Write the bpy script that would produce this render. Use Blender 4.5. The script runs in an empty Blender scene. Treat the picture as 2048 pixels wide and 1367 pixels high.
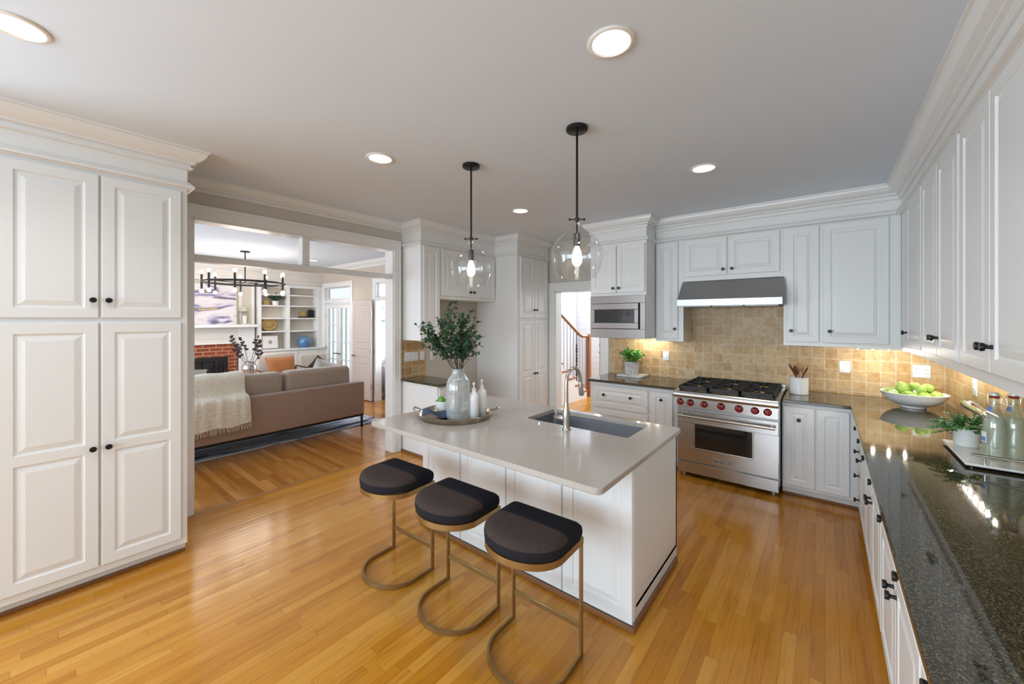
import bpy, bmesh, math, random
from mathutils import Vector, Matrix
random.seed(7)
PI = math.pi
scene = bpy.context.scene
COL = scene.collection

# ------------------------------------------------------------------ camera
CX, F_PX, V0 = 1024.0, 781.0, 637.0
YAW = math.atan((1650.0 - CX) / F_PX)
cd = bpy.data.cameras.new('camera')
cam = bpy.data.objects.new('camera', cd); COL.objects.link(cam)
cam.location = (0, 0, 1.67)
cam.rotation_euler = (PI / 2, 0, YAW)
cd.sensor_fit = 'HORIZONTAL'; cd.sensor_width = 36.0
cd.lens = F_PX / 2048.0 * 36.0
cd.shift_y = -(683.5 - V0) / 2048.0
cd.clip_start = 0.02; cd.clip_end = 100
scene.camera = cam

# ------------------------------------------------------------------ view, sky, large lights
scene.view_settings.view_transform = 'Standard'
scene.view_settings.look = 'None'
scene.view_settings.gamma = 1.0
scene.view_settings.exposure = 0.14
scene.view_settings.use_curve_mapping = False
scene.cycles.max_bounces = 10
scene.cycles.diffuse_bounces = 5
scene.cycles.glossy_bounces = 5
scene.cycles.transmission_bounces = 8
scene.cycles.transparent_max_bounces = 16
scene.cycles.sample_clamp_indirect = 6.0
scene.cycles.caustics_reflective = False
scene.cycles.caustics_refractive = False
scene.cycles.use_denoising = True

wd = bpy.data.worlds.new('daylight'); scene.world = wd
wd.use_nodes = True
bgn = wd.node_tree.nodes['Background']
bgn.inputs['Color'].default_value = (0.82, 0.91, 1.0, 1)
bgn.inputs['Strength'].default_value = 1.15


def area(name, loc, rot, sx, sy, power, color=(1, 1, 1), spread=PI):
    l = bpy.data.lights.new(name, 'AREA'); l.shape = 'RECTANGLE'
    l.size = sx; l.size_y = sy; l.energy = power; l.color = color; l.spread = spread
    o = bpy.data.objects.new(name, l); COL.objects.link(o)
    o.location = loc; o.rotation_euler = rot
    return o


# daylight through the hall window; the others are unseen fill lights added for brightness
area('fill_light_rear', (-1.6, -5.93, 1.65), (PI / 2, 0, 0), 4.4, 1.75, 215, (0.70, 0.86, 1.0))  # added fill from behind the camera, at a made-up window
area('fill_light_left', (-4.13, -2.9, 1.65), (PI / 2, 0, -PI / 2), 3.3, 1.75, 185, (0.70, 0.86, 1.0))  # added fill for the right-hand cabinets, at a made-up window
area('fill_light_right', (0.80, -2.9, 1.65), (PI / 2, 0, PI / 2), 3.0, 1.6, 25, (0.70, 0.86, 1.0))  # added fill for the island's right side, at a made-up window
area('fill_light_living', (-7.0, -1.93, 1.6), (PI / 2, 0, 0), 4.0, 1.9, 120, (0.86, 0.92, 1.0))  # added fill for the living room, source out of view
area('daylight_hall_window', (-3.2, 8.85, 2.35), (-PI / 2, 0, 0), 2.4, 0.9, 120, (0.88, 0.94, 1.0))
area('fill_light_den', (-6.3, 7.9, 1.7), (-PI / 2, 0, 0), 2.2, 1.6, 220, (0.86, 0.93, 1.0))  # added fill to brighten the den, no window behind it

# ------------------------------------------------------------------ materials
MATS = {}


def new_mat(name):
    m = bpy.data.materials.new(name); m.use_nodes = True
    MATS[name] = m
    return m, m.node_tree, m.node_tree.nodes['Principled BSDF']


def plain(name, col, rough=0.5, metal=0.0, spec=0.5, noise=0.0, scale=8.0, bump=0.0, bscale=60.0, coat=0.0, emit=None, estr=0.0, sheen=0.0):
    m, t, b = new_mat(name)
    b.inputs['Base Color'].default_value = (*col, 1)
    b.inputs['Roughness'].default_value = rough
    b.inputs['Metallic'].default_value = metal
    b.inputs['Specular IOR Level'].default_value = spec
    b.inputs['Coat Weight'].default_value = coat
    b.inputs['Sheen Weight'].default_value = sheen
    tc = t.nodes.new('ShaderNodeTexCoord')
    if noise > 0:
        n = t.nodes.new('ShaderNodeTexNoise'); n.inputs['Scale'].default_value = scale
        n.inputs['Detail'].default_value = 4
        t.links.new(tc.outputs['Object'], n.inputs['Vector'])
        mx = t.nodes.new('ShaderNodeMix'); mx.data_type = 'RGBA'
        mx.inputs[6].default_value = (*[max(0, c * (1 - noise)) for c in col], 1)
        mx.inputs[7].default_value = (*[min(1, c * (1 + noise)) for c in col], 1)
        t.links.new(n.outputs['Fac'], mx.inputs[0]); t.links.new(mx.outputs[2], b.inputs['Base Color'])
    if bump > 0:
        n2 = t.nodes.new('ShaderNodeTexNoise'); n2.inputs['Scale'].default_value = bscale
        n2.inputs['Detail'].default_value = 3
        t.links.new(tc.outputs['Object'], n2.inputs['Vector'])
        bp = t.nodes.new('ShaderNodeBump'); bp.inputs['Strength'].default_value = bump
        bp.inputs['Distance'].default_value = 0.002
        t.links.new(n2.outputs['Fac'], bp.inputs['Height']); t.links.new(bp.outputs['Normal'], b.inputs['Normal'])
    if emit:
        b.inputs['Emission Color'].default_value = (*emit, 1)
        b.inputs['Emission Strength'].default_value = estr
    return m


def ramp(t, fac, stops, interp='LINEAR'):
    r = t.nodes.new('ShaderNodeValToRGB'); r.color_ramp.interpolation = interp
    e = r.color_ramp.elements
    while len(e) < len(stops):
        e.new(0.5)
    for el, (p, c) in zip(e, stops):
        el.position = p; el.color = (*c, 1)
    t.links.new(fac, r.inputs['Fac'])
    return r.outputs['Color']


def math_n(t, op, a, b=None):
    n = t.nodes.new('ShaderNodeMath'); n.operation = op
    for i, v in enumerate((a, b)):
        if v is None:
            continue
        if isinstance(v, (int, float)):
            n.inputs[i].default_value = v
        else:
            t.links.new(v, n.inputs[i])
    return n.outputs[0]


def wood_floor(name, across, along, stops, w=0.058, L=0.95, rough=0.17):
    m, t, b = new_mat(name)
    tc = t.nodes.new('ShaderNodeTexCoord'); sp = t.nodes.new('ShaderNodeSeparateXYZ')
    t.links.new(tc.outputs['Object'], sp.inputs[0])
    A, B = sp.outputs[across], sp.outputs[along]
    u = math_n(t, 'DIVIDE', A, w)
    row = math_n(t, 'FLOOR', u)
    wn = t.nodes.new('ShaderNodeTexWhiteNoise'); wn.noise_dimensions = '1D'
    t.links.new(row, wn.inputs['W'])
    off = math_n(t, 'MULTIPLY', wn.outputs['Value'], 9.7)
    v = math_n(t, 'ADD', math_n(t, 'DIVIDE', B, L), off)
    colm = math_n(t, 'FLOOR', v)
    cb = t.nodes.new('ShaderNodeCombineXYZ')
    t.links.new(row, cb.inputs[0]); t.links.new(colm, cb.inputs[1])
    w2 = t.nodes.new('ShaderNodeTexWhiteNoise'); w2.noise_dimensions = '2D'
    t.links.new(cb.outputs[0], w2.inputs['Vector'])
    base = ramp(t, w2.outputs['Value'], stops)
    # grain
    gv = t.nodes.new('ShaderNodeCombineXYZ')
    t.links.new(math_n(t, 'MULTIPLY', A, 55.0), gv.inputs[0])
    t.links.new(math_n(t, 'MULTIPLY', B, 3.2), gv.inputs[1])
    t.links.new(math_n(t, 'MULTIPLY', w2.outputs['Value'], 37.0), gv.inputs[2])
    gn = t.nodes.new('ShaderNodeTexNoise'); gn.inputs['Scale'].default_value = 1.0; gn.inputs['Detail'].default_value = 6
    gn.inputs['Distortion'].default_value = 0.6
    t.links.new(gv.outputs[0], gn.inputs['Vector'])
    g = ramp(t, gn.outputs['Fac'], [(0.26, (0.66, 0.58, 0.48)), (0.5, (1, 1, 1)), (0.8, (1.0, 0.98, 0.95))])
    mx = t.nodes.new('ShaderNodeMix'); mx.data_type = 'RGBA'; mx.blend_type = 'MULTIPLY'
    mx.inputs[0].default_value = 0.75
    t.links.new(base, mx.inputs[6]); t.links.new(g, mx.inputs[7])
    # gaps
    fu = math_n(t, 'FRACT', u); fv = math_n(t, 'FRACT', v)
    gu = math_n(t, 'ABSOLUTE', math_n(t, 'SUBTRACT', fu, 0.5))
    gvv = math_n(t, 'ABSOLUTE', math_n(t, 'SUBTRACT', fv, 0.5))
    gap = math_n(t, 'MAXIMUM', math_n(t, 'GREATER_THAN', gu, 0.484), math_n(t, 'GREATER_THAN', gvv, 0.4988))
    mg = t.nodes.new('ShaderNodeMix'); mg.data_type = 'RGBA'
    t.links.new(math_n(t, 'MULTIPLY', gap, 0.5), mg.inputs[0])
    t.links.new(mx.outputs[2], mg.inputs[6]); mg.inputs[7].default_value = (0.12, 0.05, 0.015, 1)
    t.links.new(mg.outputs[2], b.inputs['Base Color'])
    b.inputs['Roughness'].default_value = rough
    b.inputs['Specular IOR Level'].default_value = 0.45
    # slightly cupped boards, so the reflections waver from board to board
    hs = math_n(t, 'ADD', math_n(t, 'MULTIPLY', math_n(t, 'MULTIPLY', gu, gu), -0.9), math_n(t, 'MULTIPLY', gap, -0.4))
    h2 = math_n(t, 'ADD', hs, math_n(t, 'MULTIPLY', math_n(t, 'MULTIPLY', fu, math_n(t, 'SUBTRACT', wn.outputs['Value'], 0.5)), 0.8))
    bp = t.nodes.new('ShaderNodeBump'); bp.inputs['Strength'].default_value = 0.45; bp.inputs['Distance'].default_value = 0.002
    t.links.new(h2, bp.inputs['Height']); t.links.new(bp.outputs['Normal'], b.inputs['Normal'])
    return m


def tile_mat(name, a, size=0.105):
    m, t, b = new_mat(name)
    tc = t.nodes.new('ShaderNodeTexCoord'); sp = t.nodes.new('ShaderNodeSeparateXYZ')
    t.links.new(tc.outputs['Object'], sp.inputs[0])
    cb = t.nodes.new('ShaderNodeCombineXYZ')
    t.links.new(sp.outputs[a], cb.inputs[0]); t.links.new(sp.outputs[2], cb.inputs[1])
    br = t.nodes.new('ShaderNodeTexBrick'); br.offset = 0.0; br.squash = 1.0
    br.inputs['Scale'].default_value = 1.0
    br.inputs['Brick Width'].default_value = size; br.inputs['Row Height'].default_value = size
    br.inputs['Mortar Size'].default_value = 0.0045; br.inputs['Mortar Smooth'].default_value = 0.4
    br.inputs['Bias'].default_value = 0.0
    br.inputs['Color1'].default_value = (0.47, 0.285, 0.110, 1); br.inputs['Color2'].default_value = (0.59, 0.425, 0.225, 1)
    br.inputs['Mortar'].default_value = (0.66, 0.54, 0.38, 1)
    t.links.new(cb.outputs[0], br.inputs['Vector'])
    n = t.nodes.new('ShaderNodeTexNoise'); n.inputs['Scale'].default_value = 26; n.inputs['Detail'].default_value = 7
    t.links.new(tc.outputs['Object'], n.inputs['Vector'])
    g = ramp(t, n.outputs['Fac'], [(0.3, (0.70, 0.64, 0.55)), (0.55, (1, 1, 1)), (0.75, (1.1, 1.08, 1.04))])
    mx = t.nodes.new('ShaderNodeMix'); mx.data_type = 'RGBA'; mx.blend_type = 'MULTIPLY'; mx.inputs[0].default_value = 0.8
    t.links.new(br.outputs['Color'], mx.inputs[6]); t.links.new(g, mx.inputs[7])
    t.links.new(mx.outputs[2], b.inputs['Base Color'])
    b.inputs['Roughness'].default_value = 0.42
    bp = t.nodes.new('ShaderNodeBump'); bp.inputs['Strength'].default_value = 0.5; bp.inputs['Distance'].default_value = 0.003
    t.links.new(math_n(t, 'SUBTRACT', math_n(t, 'MULTIPLY', n.outputs['Fac'], 0.3), br.outputs['Fac']), bp.inputs['Height'])
    t.links.new(bp.outputs['Normal'], b.inputs['Normal'])
    return m


def granite(name):
    m, t, b = new_mat(name)
    tc = t.nodes.new('ShaderNodeTexCoord')
    n = t.nodes.new('ShaderNodeTexNoise'); n.inputs['Scale'].default_value = 210; n.inputs['Detail'].default_value = 4
    t.links.new(tc.outputs['Object'], n.inputs['Vector'])
    c1 = ramp(t, n.outputs['Fac'], [(0.38, (0.008, 0.009, 0.006)), (0.50, (0.034, 0.031, 0.019)), (0.60, (0.11, 0.095, 0.052)), (0.72, (0.24, 0.205, 0.12))])
    v = t.nodes.new('ShaderNodeTexVoronoi'); v.inputs['Scale'].default_value = 320
    t.links.new(tc.outputs['Object'], v.inputs['Vector'])
    c2 = ramp(t, v.outputs['Distance'], [(0.06, (0.07, 0.066, 0.045)), (0.18, (0, 0, 0))])
    mx = t.nodes.new('ShaderNodeMix'); mx.data_type = 'RGBA'; mx.blend_type = 'ADD'; mx.inputs[0].default_value = 0.7
    t.links.new(c1, mx.inputs[6]); t.links.new(c2, mx.inputs[7])
    t.links.new(mx.outputs[2], b.inputs['Base Color'])
    b.inputs['Roughness'].default_value = 0.05
    b.inputs['Specular IOR Level'].default_value = 0.85
    return m


def thin_glass(name, tint=(1, 1, 1), rim=0.9, base=0.05, rough=0.0, milky=0.0, milk=(0.9, 0.92, 0.92)):
    m = bpy.data.materials.new(name); m.use_nodes = True; MATS[name] = m
    t = m.node_tree; t.nodes.clear()
    out = t.nodes.new('ShaderNodeOutputMaterial')
    tr = t.nodes.new('ShaderNodeBsdfTransparent'); tr.inputs['Color'].default_value = (*tint, 1)
    gl = t.nodes.new('ShaderNodeBsdfGlossy'); gl.inputs['Roughness'].default_value = rough
    gl.inputs['Color'].default_value = (1, 1, 1, 1)
    lw = t.nodes.new('ShaderNodeLayerWeight'); lw.inputs['Blend'].default_value = 0.25
    f = math_n(t, 'ADD', math_n(t, 'MULTIPLY', math_n(t, 'POWER', lw.outputs['Facing'], 3.0), rim), base)
    mx = t.nodes.new('ShaderNodeMixShader')
    t.links.new(f, mx.inputs[0]); t.links.new(tr.outputs[0], mx.inputs[1]); t.links.new(gl.outputs[0], mx.inputs[2])
    last = mx.outputs[0]
    if milky > 0:
        df = t.nodes.new('ShaderNodeBsdfDiffuse'); df.inputs['Color'].default_value = (*milk, 1)
        m2 = t.nodes.new('ShaderNodeMixShader'); m2.inputs[0].default_value = milky
        t.links.new(last, m2.inputs[1]); t.links.new(df.outputs[0], m2.inputs[2]); last = m2.outputs[0]
    t.links.new(last, out.inputs['Surface'])
    return m


def emissive(name, col, strength):
    m = bpy.data.materials.new(name); m.use_nodes = True; MATS[name] = m
    t = m.node_tree; t.nodes.clear()
    out = t.nodes.new('ShaderNodeOutputMaterial'); e = t.nodes.new('ShaderNodeEmission')
    e.inputs['Color'].default_value = (*col, 1); e.inputs['Strength'].default_value = strength
    t.links.new(e.outputs[0], out.inputs['Surface'])
    return m


CAB = plain('cabinet_white', (0.775, 0.785, 0.78), 0.34, noise=0.012, scale=3)
TRIM = plain('trim_white', (0.78, 0.785, 0.775), 0.22, noise=0.012, scale=3)
WALL = plain('wall_greige', (0.56, 0.53, 0.47), 0.75, noise=0.02, scale=4, bump=0.05, bscale=300)
WHITEWALL = plain('wall_white', (0.82, 0.82, 0.81), 0.7, noise=0.01, scale=4)
LIVWALL = plain('wall_beige', (0.58, 0.50, 0.43), 0.75, noise=0.02, scale=4)
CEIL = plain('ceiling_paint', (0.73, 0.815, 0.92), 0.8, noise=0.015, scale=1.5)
FLOOR = wood_floor('oak_strip_floor', 0, 1, [(0.0, (0.43, 0.160, 0.012)), (0.25, (0.50, 0.202, 0.017)), (0.55, (0.55, 0.238, 0.026)), (0.88, (0.60, 0.285, 0.045)), (1.0, (0.46, 0.175, 0.014))])
FLOOR2 = wood_floor('oak_strip_floor_living', 1, 0, [(0.0, (0.34, 0.12, 0.014)), (0.3, (0.42, 0.165, 0.024)), (0.7, (0.48, 0.20, 0.035)), (1.0, (0.56, 0.26, 0.06))], rough=0.16)
TILE_B = tile_mat('travertine_tile', 0)
TILE_R = tile_mat('travertine_tile_side', 1)
GRANITE = granite('dark_granite')
QUARTZ = plain('greige_quartz', (0.44, 0.40, 0.36), 0.12, noise=0.05, scale=40, spec=0.5)
STEEL = plain('brushed_steel', (0.55, 0.54, 0.53), 0.27, 1.0, noise=0.04, scale=12)
STEEL2 = plain('satin_steel', (0.40, 0.40, 0.40), 0.42, 1.0)
STEEL3 = plain('microwave_steel', (0.235, 0.205, 0.19), 0.32, 1.0)
STEEL4 = plain('hood_lip_steel', (0.33, 0.35, 0.38), 0.30, 1.0)
SINKM = plain('sink_steel', (0.50, 0.52, 0.56), 0.30, 1.0)
NICKEL = plain('brushed_nickel', (0.52, 0.48, 0.43), 0.28, 1.0)
CHROME = plain('chrome', (0.85, 0.85, 0.85), 0.06, 1.0)
BLACK = plain('black_metal', (0.008, 0.008, 0.009), 0.35, 0.3)
BLACKIRON = plain('cast_iron', (0.014, 0.013, 0.012), 0.55)
DARKGLASS = plain('dark_glass', (0.012, 0.013, 0.015), 0.05, spec=0.8)
MICROGLASS = plain('microwave_glass', (0.035, 0.040, 0.045), 0.08, spec=0.9)
REDKNOB = plain('red_knob', (0.28, 0.008, 0.014), 0.22, coat=0.4)
BRASS = plain('antique_brass', (0.36, 0.235, 0.095), 0.36, 0.85)
OUTLET = plain('white_plastic', (0.82, 0.83, 0.85), 0.35)
CERAMIC = plain('white_ceramic', (0.82, 0.81, 0.79), 0.18, coat=0.3)
CERAMICM = plain('matt_white_ceramic', (0.76, 0.74, 0.71), 0.45, bump=0.1, bscale=90)
LENS = emissive('lamp_lens', (1.0, 0.96, 0.90), 9.0)
BULB = emissive('bulb_glow', (1.0, 0.88, 0.70), 26.0)
BULB2 = emissive('chandelier_glow', (1.0, 0.82, 0.62), 30.0)
LED = emissive('led_dot', (1.0, 0.93, 0.80), 1700.0)
LEDBAR = emissive('led_strip', (1.0, 0.92, 0.78), 0.25)
CANW = plain('lamp_trim_white', (0.85, 0.83, 0.80), 0.4)
GLASS = thin_glass('clear_glass', (0.985, 0.99, 0.99), 0.75, 0.035)
GLASSV = thin_glass('vase_glass', (0.93, 0.95, 0.95), 0.65, 0.10, 0.03, 0.22, (0.82, 0.84, 0.85))
GLASSG = thin_glass('bottle_glass', (0.93, 0.96, 0.93), 0.7, 0.06, 0.0, 0.06, (0.80, 0.84, 0.80))
PANE = thin_glass('window_glass', (0.97, 0.985, 1.0), 0.5, 0.03)
LEMON = thin_glass('cloudy_drink', (0.95, 0.96, 0.92), 0.2, 0.02, 0.1, 0.35, (0.74, 0.76, 0.68))
LEAF = plain('leaf_dark', (0.035, 0.095, 0.045), 0.45, noise=0.5, scale=30)
LEAF2 = plain('leaf_bright', (0.12, 0.36, 0.05), 0.45, noise=0.5, scale=30)
LEAF3 = plain('leaf_fern', (0.05, 0.22, 0.035), 0.45, noise=0.5, scale=25)
TWIG = plain('twig_brown', (0.06, 0.035, 0.02), 0.7)
APPLE = plain('green_apple', (0.40, 0.58, 0.13), 0.25, noise=0.25, scale=18, coat=0.3)
LIME = plain('lime', (0.13, 0.33, 0.04), 0.3, noise=0.2, scale=40)
PEWTER = plain('aged_silver', (0.42, 0.37, 0.29), 0.22, 1.0, noise=0.3, scale=25)
DENIM = plain('denim_cloth', (0.045, 0.065, 0.11), 0.85, noise=0.4, scale=120, bump=0.4, bscale=400)
WOODTOOL = plain('olive_wood', (0.42, 0.20, 0.06), 0.45, noise=0.3, scale=20)
WOODDARK = plain('dark_wood', (0.12, 0.045, 0.018), 0.45, noise=0.3, scale=20)
WOODRAIL = plain('stained_oak', (0.33, 0.13, 0.055), 0.3, noise=0.2, scale=20)
SHOE = plain('shoe_moulding_oak', (0.22, 0.095, 0.035), 0.4, noise=0.3, scale=12)
SOFA = plain('sofa_taupe', (0.35, 0.25, 0.195), 0.9, noise=0.10, scale=200, bump=0.3, bscale=500, sheen=0.3)
SOFAC = plain('sofa_cushion', (0.41, 0.33, 0.27), 0.9, noise=0.10, scale=200, bump=0.3, bscale=500, sheen=0.3)
CREAM = plain('cream_fabric', (0.62, 0.56, 0.50), 0.9, bump=0.3, bscale=300)
GREYFAB = plain('pale_grey_fabric', (0.50, 0.475, 0.47), 0.9, bump=0.3, bscale=300)
ORANGE = plain('rust_leather', (0.37, 0.135, 0.035), 0.55, noise=0.15, scale=20)
BLUEGLAZE = plain('blue_glaze', (0.085, 0.20, 0.37), 0.25, noise=0.15, scale=14, coat=0.3)
GOLDRATTAN = plain('woven_gold', (0.36, 0.24, 0.08), 0.6, noise=0.4, scale=60)
SILVER = plain('mercury_silver', (0.60, 0.56, 0.54), 0.12, 1.0, noise=0.25, scale=15)
REDCAP = plain('red_rubber', (0.35, 0.02, 0.01), 0.5)
LABELBLUE = plain('label_blue', (0.16, 0.26, 0.55), 0.5)
LABELW = plain('label_white', (0.75, 0.76, 0.74), 0.5)
SOOT = plain('firebox_black', (0.006, 0.006, 0.006), 0.6)
EUCA = plain('dried_leaf', (0.075, 0.05, 0.05), 0.7)
DARKBROWN = plain('dark_brown', (0.035, 0.018, 0.012), 0.6)
BACKPANEL = plain('bookcase_back', (0.60, 0.555, 0.48), 0.7)
LAMPGOLD = plain('pale_lantern_metal', (0.62, 0.57, 0.45), 0.4, 0.4)
STAIRWHITE = plain('stair_white', (0.82, 0.83, 0.84), 0.5)


def special_mats():
    # two-tone boucle seat: charcoal half nearest the island, brown-black half in front
    m, t, b = new_mat('two_tone_boucle')
    tc = t.nodes.new('ShaderNodeTexCoord'); sp = t.nodes.new('ShaderNodeSeparateXYZ')
    t.links.new(tc.outputs['Object'], sp.inputs[0])
    n = t.nodes.new('ShaderNodeTexNoise'); n.inputs['Scale'].default_value = 420; n.inputs['Detail'].default_value = 3
    t.links.new(tc.outputs['Object'], n.inputs['Vector'])
    dk = ramp(t, n.outputs['Fac'], [(0.35, (0.007, 0.007, 0.010)), (0.65, (0.024, 0.024, 0.032))])
    br = ramp(t, n.outputs['Fac'], [(0.35, (0.022, 0.016, 0.015)), (0.65, (0.085, 0.060, 0.053))])
    s = math_n(t, 'GREATER_THAN', sp.outputs[1], 0.015)
    top = math_n(t, 'LESS_THAN', sp.outputs[2], 0.640)
    mx = t.nodes.new('ShaderNodeMix'); mx.data_type = 'RGBA'
    t.links.new(math_n(t, 'MAXIMUM', s, math_n(t, 'MULTIPLY', top, 0.9)), mx.inputs[0]); t.links.new(br, mx.inputs[6]); t.links.new(dk, mx.inputs[7])
    t.links.new(mx.outputs[2], b.inputs['Base Color'])
    b.inputs['Roughness'].default_value = 0.95; b.inputs['Specular IOR Level'].default_value = 0.15
    bp = t.nodes.new('ShaderNodeBump'); bp.inputs['Strength'].default_value = 0.6; bp.inputs['Distance'].default_value = 0.002
    t.links.new(n.outputs['Fac'], bp.inputs['Height']); t.links.new(bp.outputs['Normal'], b.inputs['Normal'])
    # marble
    m, t, b = new_mat('grey_marble')
    tc = t.nodes.new('ShaderNodeTexCoord')
    n = t.nodes.new('ShaderNodeTexNoise'); n.inputs['Scale'].default_value = 14; n.inputs['Detail'].default_value = 8; n.inputs['Distortion'].default_value = 1.6
    t.links.new(tc.outputs['Object'], n.inputs['Vector'])
    t.links.new(ramp(t, n.outputs['Fac'], [(0.38, (0.74, 0.72, 0.70)), (0.49, (0.66, 0.63, 0.61)), (0.53, (0.36, 0.33, 0.31)), (0.57, (0.70, 0.67, 0.64))]), b.inputs['Base Color'])
    b.inputs['Roughness'].default_value = 0.35
    # red brick
    m, t, b = new_mat('red_brick')
    tc = t.nodes.new('ShaderNodeTexCoord'); sp = t.nodes.new('ShaderNodeSeparateXYZ'); cb = t.nodes.new('ShaderNodeCombineXYZ')
    t.links.new(tc.outputs['Object'], sp.inputs[0]); t.links.new(sp.outputs[1], cb.inputs[0]); t.links.new(sp.outputs[2], cb.inputs[1])
    br = t.nodes.new('ShaderNodeTexBrick'); br.inputs['Scale'].default_value = 1
    br.inputs['Brick Width'].default_value = 0.21; br.inputs['Row Height'].default_value = 0.073; br.inputs['Mortar Size'].default_value = 0.007
    br.inputs['Color1'].default_value = (0.30, 0.065, 0.02, 1); br.inputs['Color2'].default_value = (0.22, 0.045, 0.022, 1); br.inputs['Mortar'].default_value = (0.50, 0.30, 0.17, 1)
    t.links.new(cb.outputs[0], br.inputs['Vector']); t.links.new(br.outputs['Color'], b.inputs['Base Color']); b.inputs['Roughness'].default_value = 0.8
    # shiplap (horizontal boards)
    for nm, col in (('shiplap', (0.72, 0.68, 0.63)), ('shiplap_hall', (0.84, 0.85, 0.86))):
        m, t, b = new_mat(nm)
        tc = t.nodes.new('ShaderNodeTexCoord'); sp = t.nodes.new('ShaderNodeSeparateXYZ'); t.links.new(tc.outputs['Object'], sp.inputs[0])
        fz = math_n(t, 'FRACT', math_n(t, 'DIVIDE', sp.outputs[2], 0.14))
        ln = math_n(t, 'LESS_THAN', fz, 0.05)
        mx = t.nodes.new('ShaderNodeMix'); mx.data_type = 'RGBA'; t.links.new(ln, mx.inputs[0])
        mx.inputs[6].default_value = (*col, 1); mx.inputs[7].default_value = (*[c * 0.72 for c in col], 1)
        t.links.new(mx.outputs[2], b.inputs['Base Color']); b.inputs['Roughness'].default_value = 0.45
    # abstract painting
    m, t, b = new_mat('abstract_paint')
    tc = t.nodes.new('ShaderNodeTexCoord'); mp = t.nodes.new('ShaderNodeMapping')
    mp.inputs['Scale'].default_value = (1, 0.9, 2.6); mp.inputs['Rotation'].default_value = (0.35, 0, 0)
    t.links.new(tc.outputs['Object'], mp.inputs[0])
    n = t.nodes.new('ShaderNodeTexNoise'); n.inputs['Scale'].default_value = 1.7; n.inputs['Detail'].default_value = 6; n.inputs['Distortion'].default_value = 1.3
    t.links.new(mp.outputs[0], n.inputs['Vector'])
    c = ramp(t, n.outputs['Fac'], [(0.33, (0.60, 0.42, 0.16)), (0.38, (0.07, 0.07, 0.13)), (0.44, (0.28, 0.26, 0.42)), (0.49, (0.62, 0.57, 0.61)), (0.58, (0.70, 0.67, 0.69)), (0.66, (0.36, 0.36, 0.52))])
    t.links.new(c, b.inputs['Base Color']); b.inputs['Roughness'].default_value = 0.6
    # blue streaked art in the den
    m, t, b = new_mat('blue_art')
    tc = t.nodes.new('ShaderNodeTexCoord'); mp = t.nodes.new('ShaderNodeMapping'); mp.inputs['Scale'].default_value = (1, 1, 6)
    t.links.new(tc.outputs['Object'], mp.inputs[0])
    n = t.nodes.new('ShaderNodeTexNoise'); n.inputs['Scale'].default_value = 1.6; n.inputs['Detail'].default_value = 3
    t.links.new(mp.outputs[0], n.inputs['Vector'])
    t.links.new(ramp(t, n.outputs['Fac'], [(0.35, (0.04, 0.05, 0.09)), (0.45, (0.25, 0.28, 0.38)), (0.55, (0.70, 0.72, 0.78)), (0.65, (0.12, 0.14, 0.22))]), b.inputs['Base Color'])
    # rug: navy strokes on pale blue grey
    m, t, b = new_mat('blue_rug')
    tc = t.nodes.new('ShaderNodeTexCoord'); mp = t.nodes.new('ShaderNodeMapping')
    mp.inputs['Scale'].default_value = (3.0, 0.42, 1); mp.inputs['Rotation'].default_value = (0, 0, 0.22)
    t.links.new(tc.outputs['Object'], mp.inputs[0])
    n = t.nodes.new('ShaderNodeTexNoise'); n.inputs['Scale'].default_value = 1.9; n.inputs['Detail'].default_value = 5; n.inputs['Distortion'].default_value = 1.1
    t.links.new(mp.outputs[0], n.inputs['Vector'])
    t.links.new(ramp(t, n.outputs['Fac'], [(0.32, (0.03, 0.035, 0.07)), (0.38, (0.10, 0.14, 0.26)), (0.43, (0.55, 0.59, 0.68)), (0.57, (0.66, 0.68, 0.73)), (0.61, (0.10, 0.14, 0.26)), (0.66, (0.60, 0.63, 0.69))]), b.inputs['Base Color'])
    b.inputs['Roughness'].default_value = 0.95
    # knitted throw
    m, t, b = new_mat('chunky_knit')
    tc = t.nodes.new('ShaderNodeTexCoord')
    w1 = t.nodes.new('ShaderNodeTexWave'); w1.inputs['Scale'].default_value = 17; w1.bands_direction = 'Z'; w1.inputs['Distortion'].default_value = 2.5; w1.inputs['Detail'].default_value = 2
    w2 = t.nodes.new('ShaderNodeTexNoise'); w2.inputs['Scale'].default_value = 45
    t.links.new(tc.outputs['Object'], w1.inputs['Vector']); t.links.new(tc.outputs['Object'], w2.inputs['Vector'])
    s = math_n(t, 'ADD', math_n(t, 'MULTIPLY', w1.outputs['Fac'], 0.28), math_n(t, 'MULTIPLY', w2.outputs['Fac'], 0.85))
    t.links.new(ramp(t, s, [(0.2, (0.64, 0.57, 0.45)), (0.5, (0.83, 0.78, 0.67)), (0.9, (0.88, 0.84, 0.74))]), b.inputs['Base Color'])
    b.inputs['Roughness'].default_value = 0.95
    bp = t.nodes.new('ShaderNodeBump'); bp.inputs['Strength'].default_value = 0.8; bp.inputs['Distance'].default_value = 0.012
    t.links.new(s, bp.inputs['Height']); t.links.new(bp.outputs['Normal'], b.inputs['Normal'])


special_mats()
M = MATS

# ------------------------------------------------------------------ mesh helpers


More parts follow.
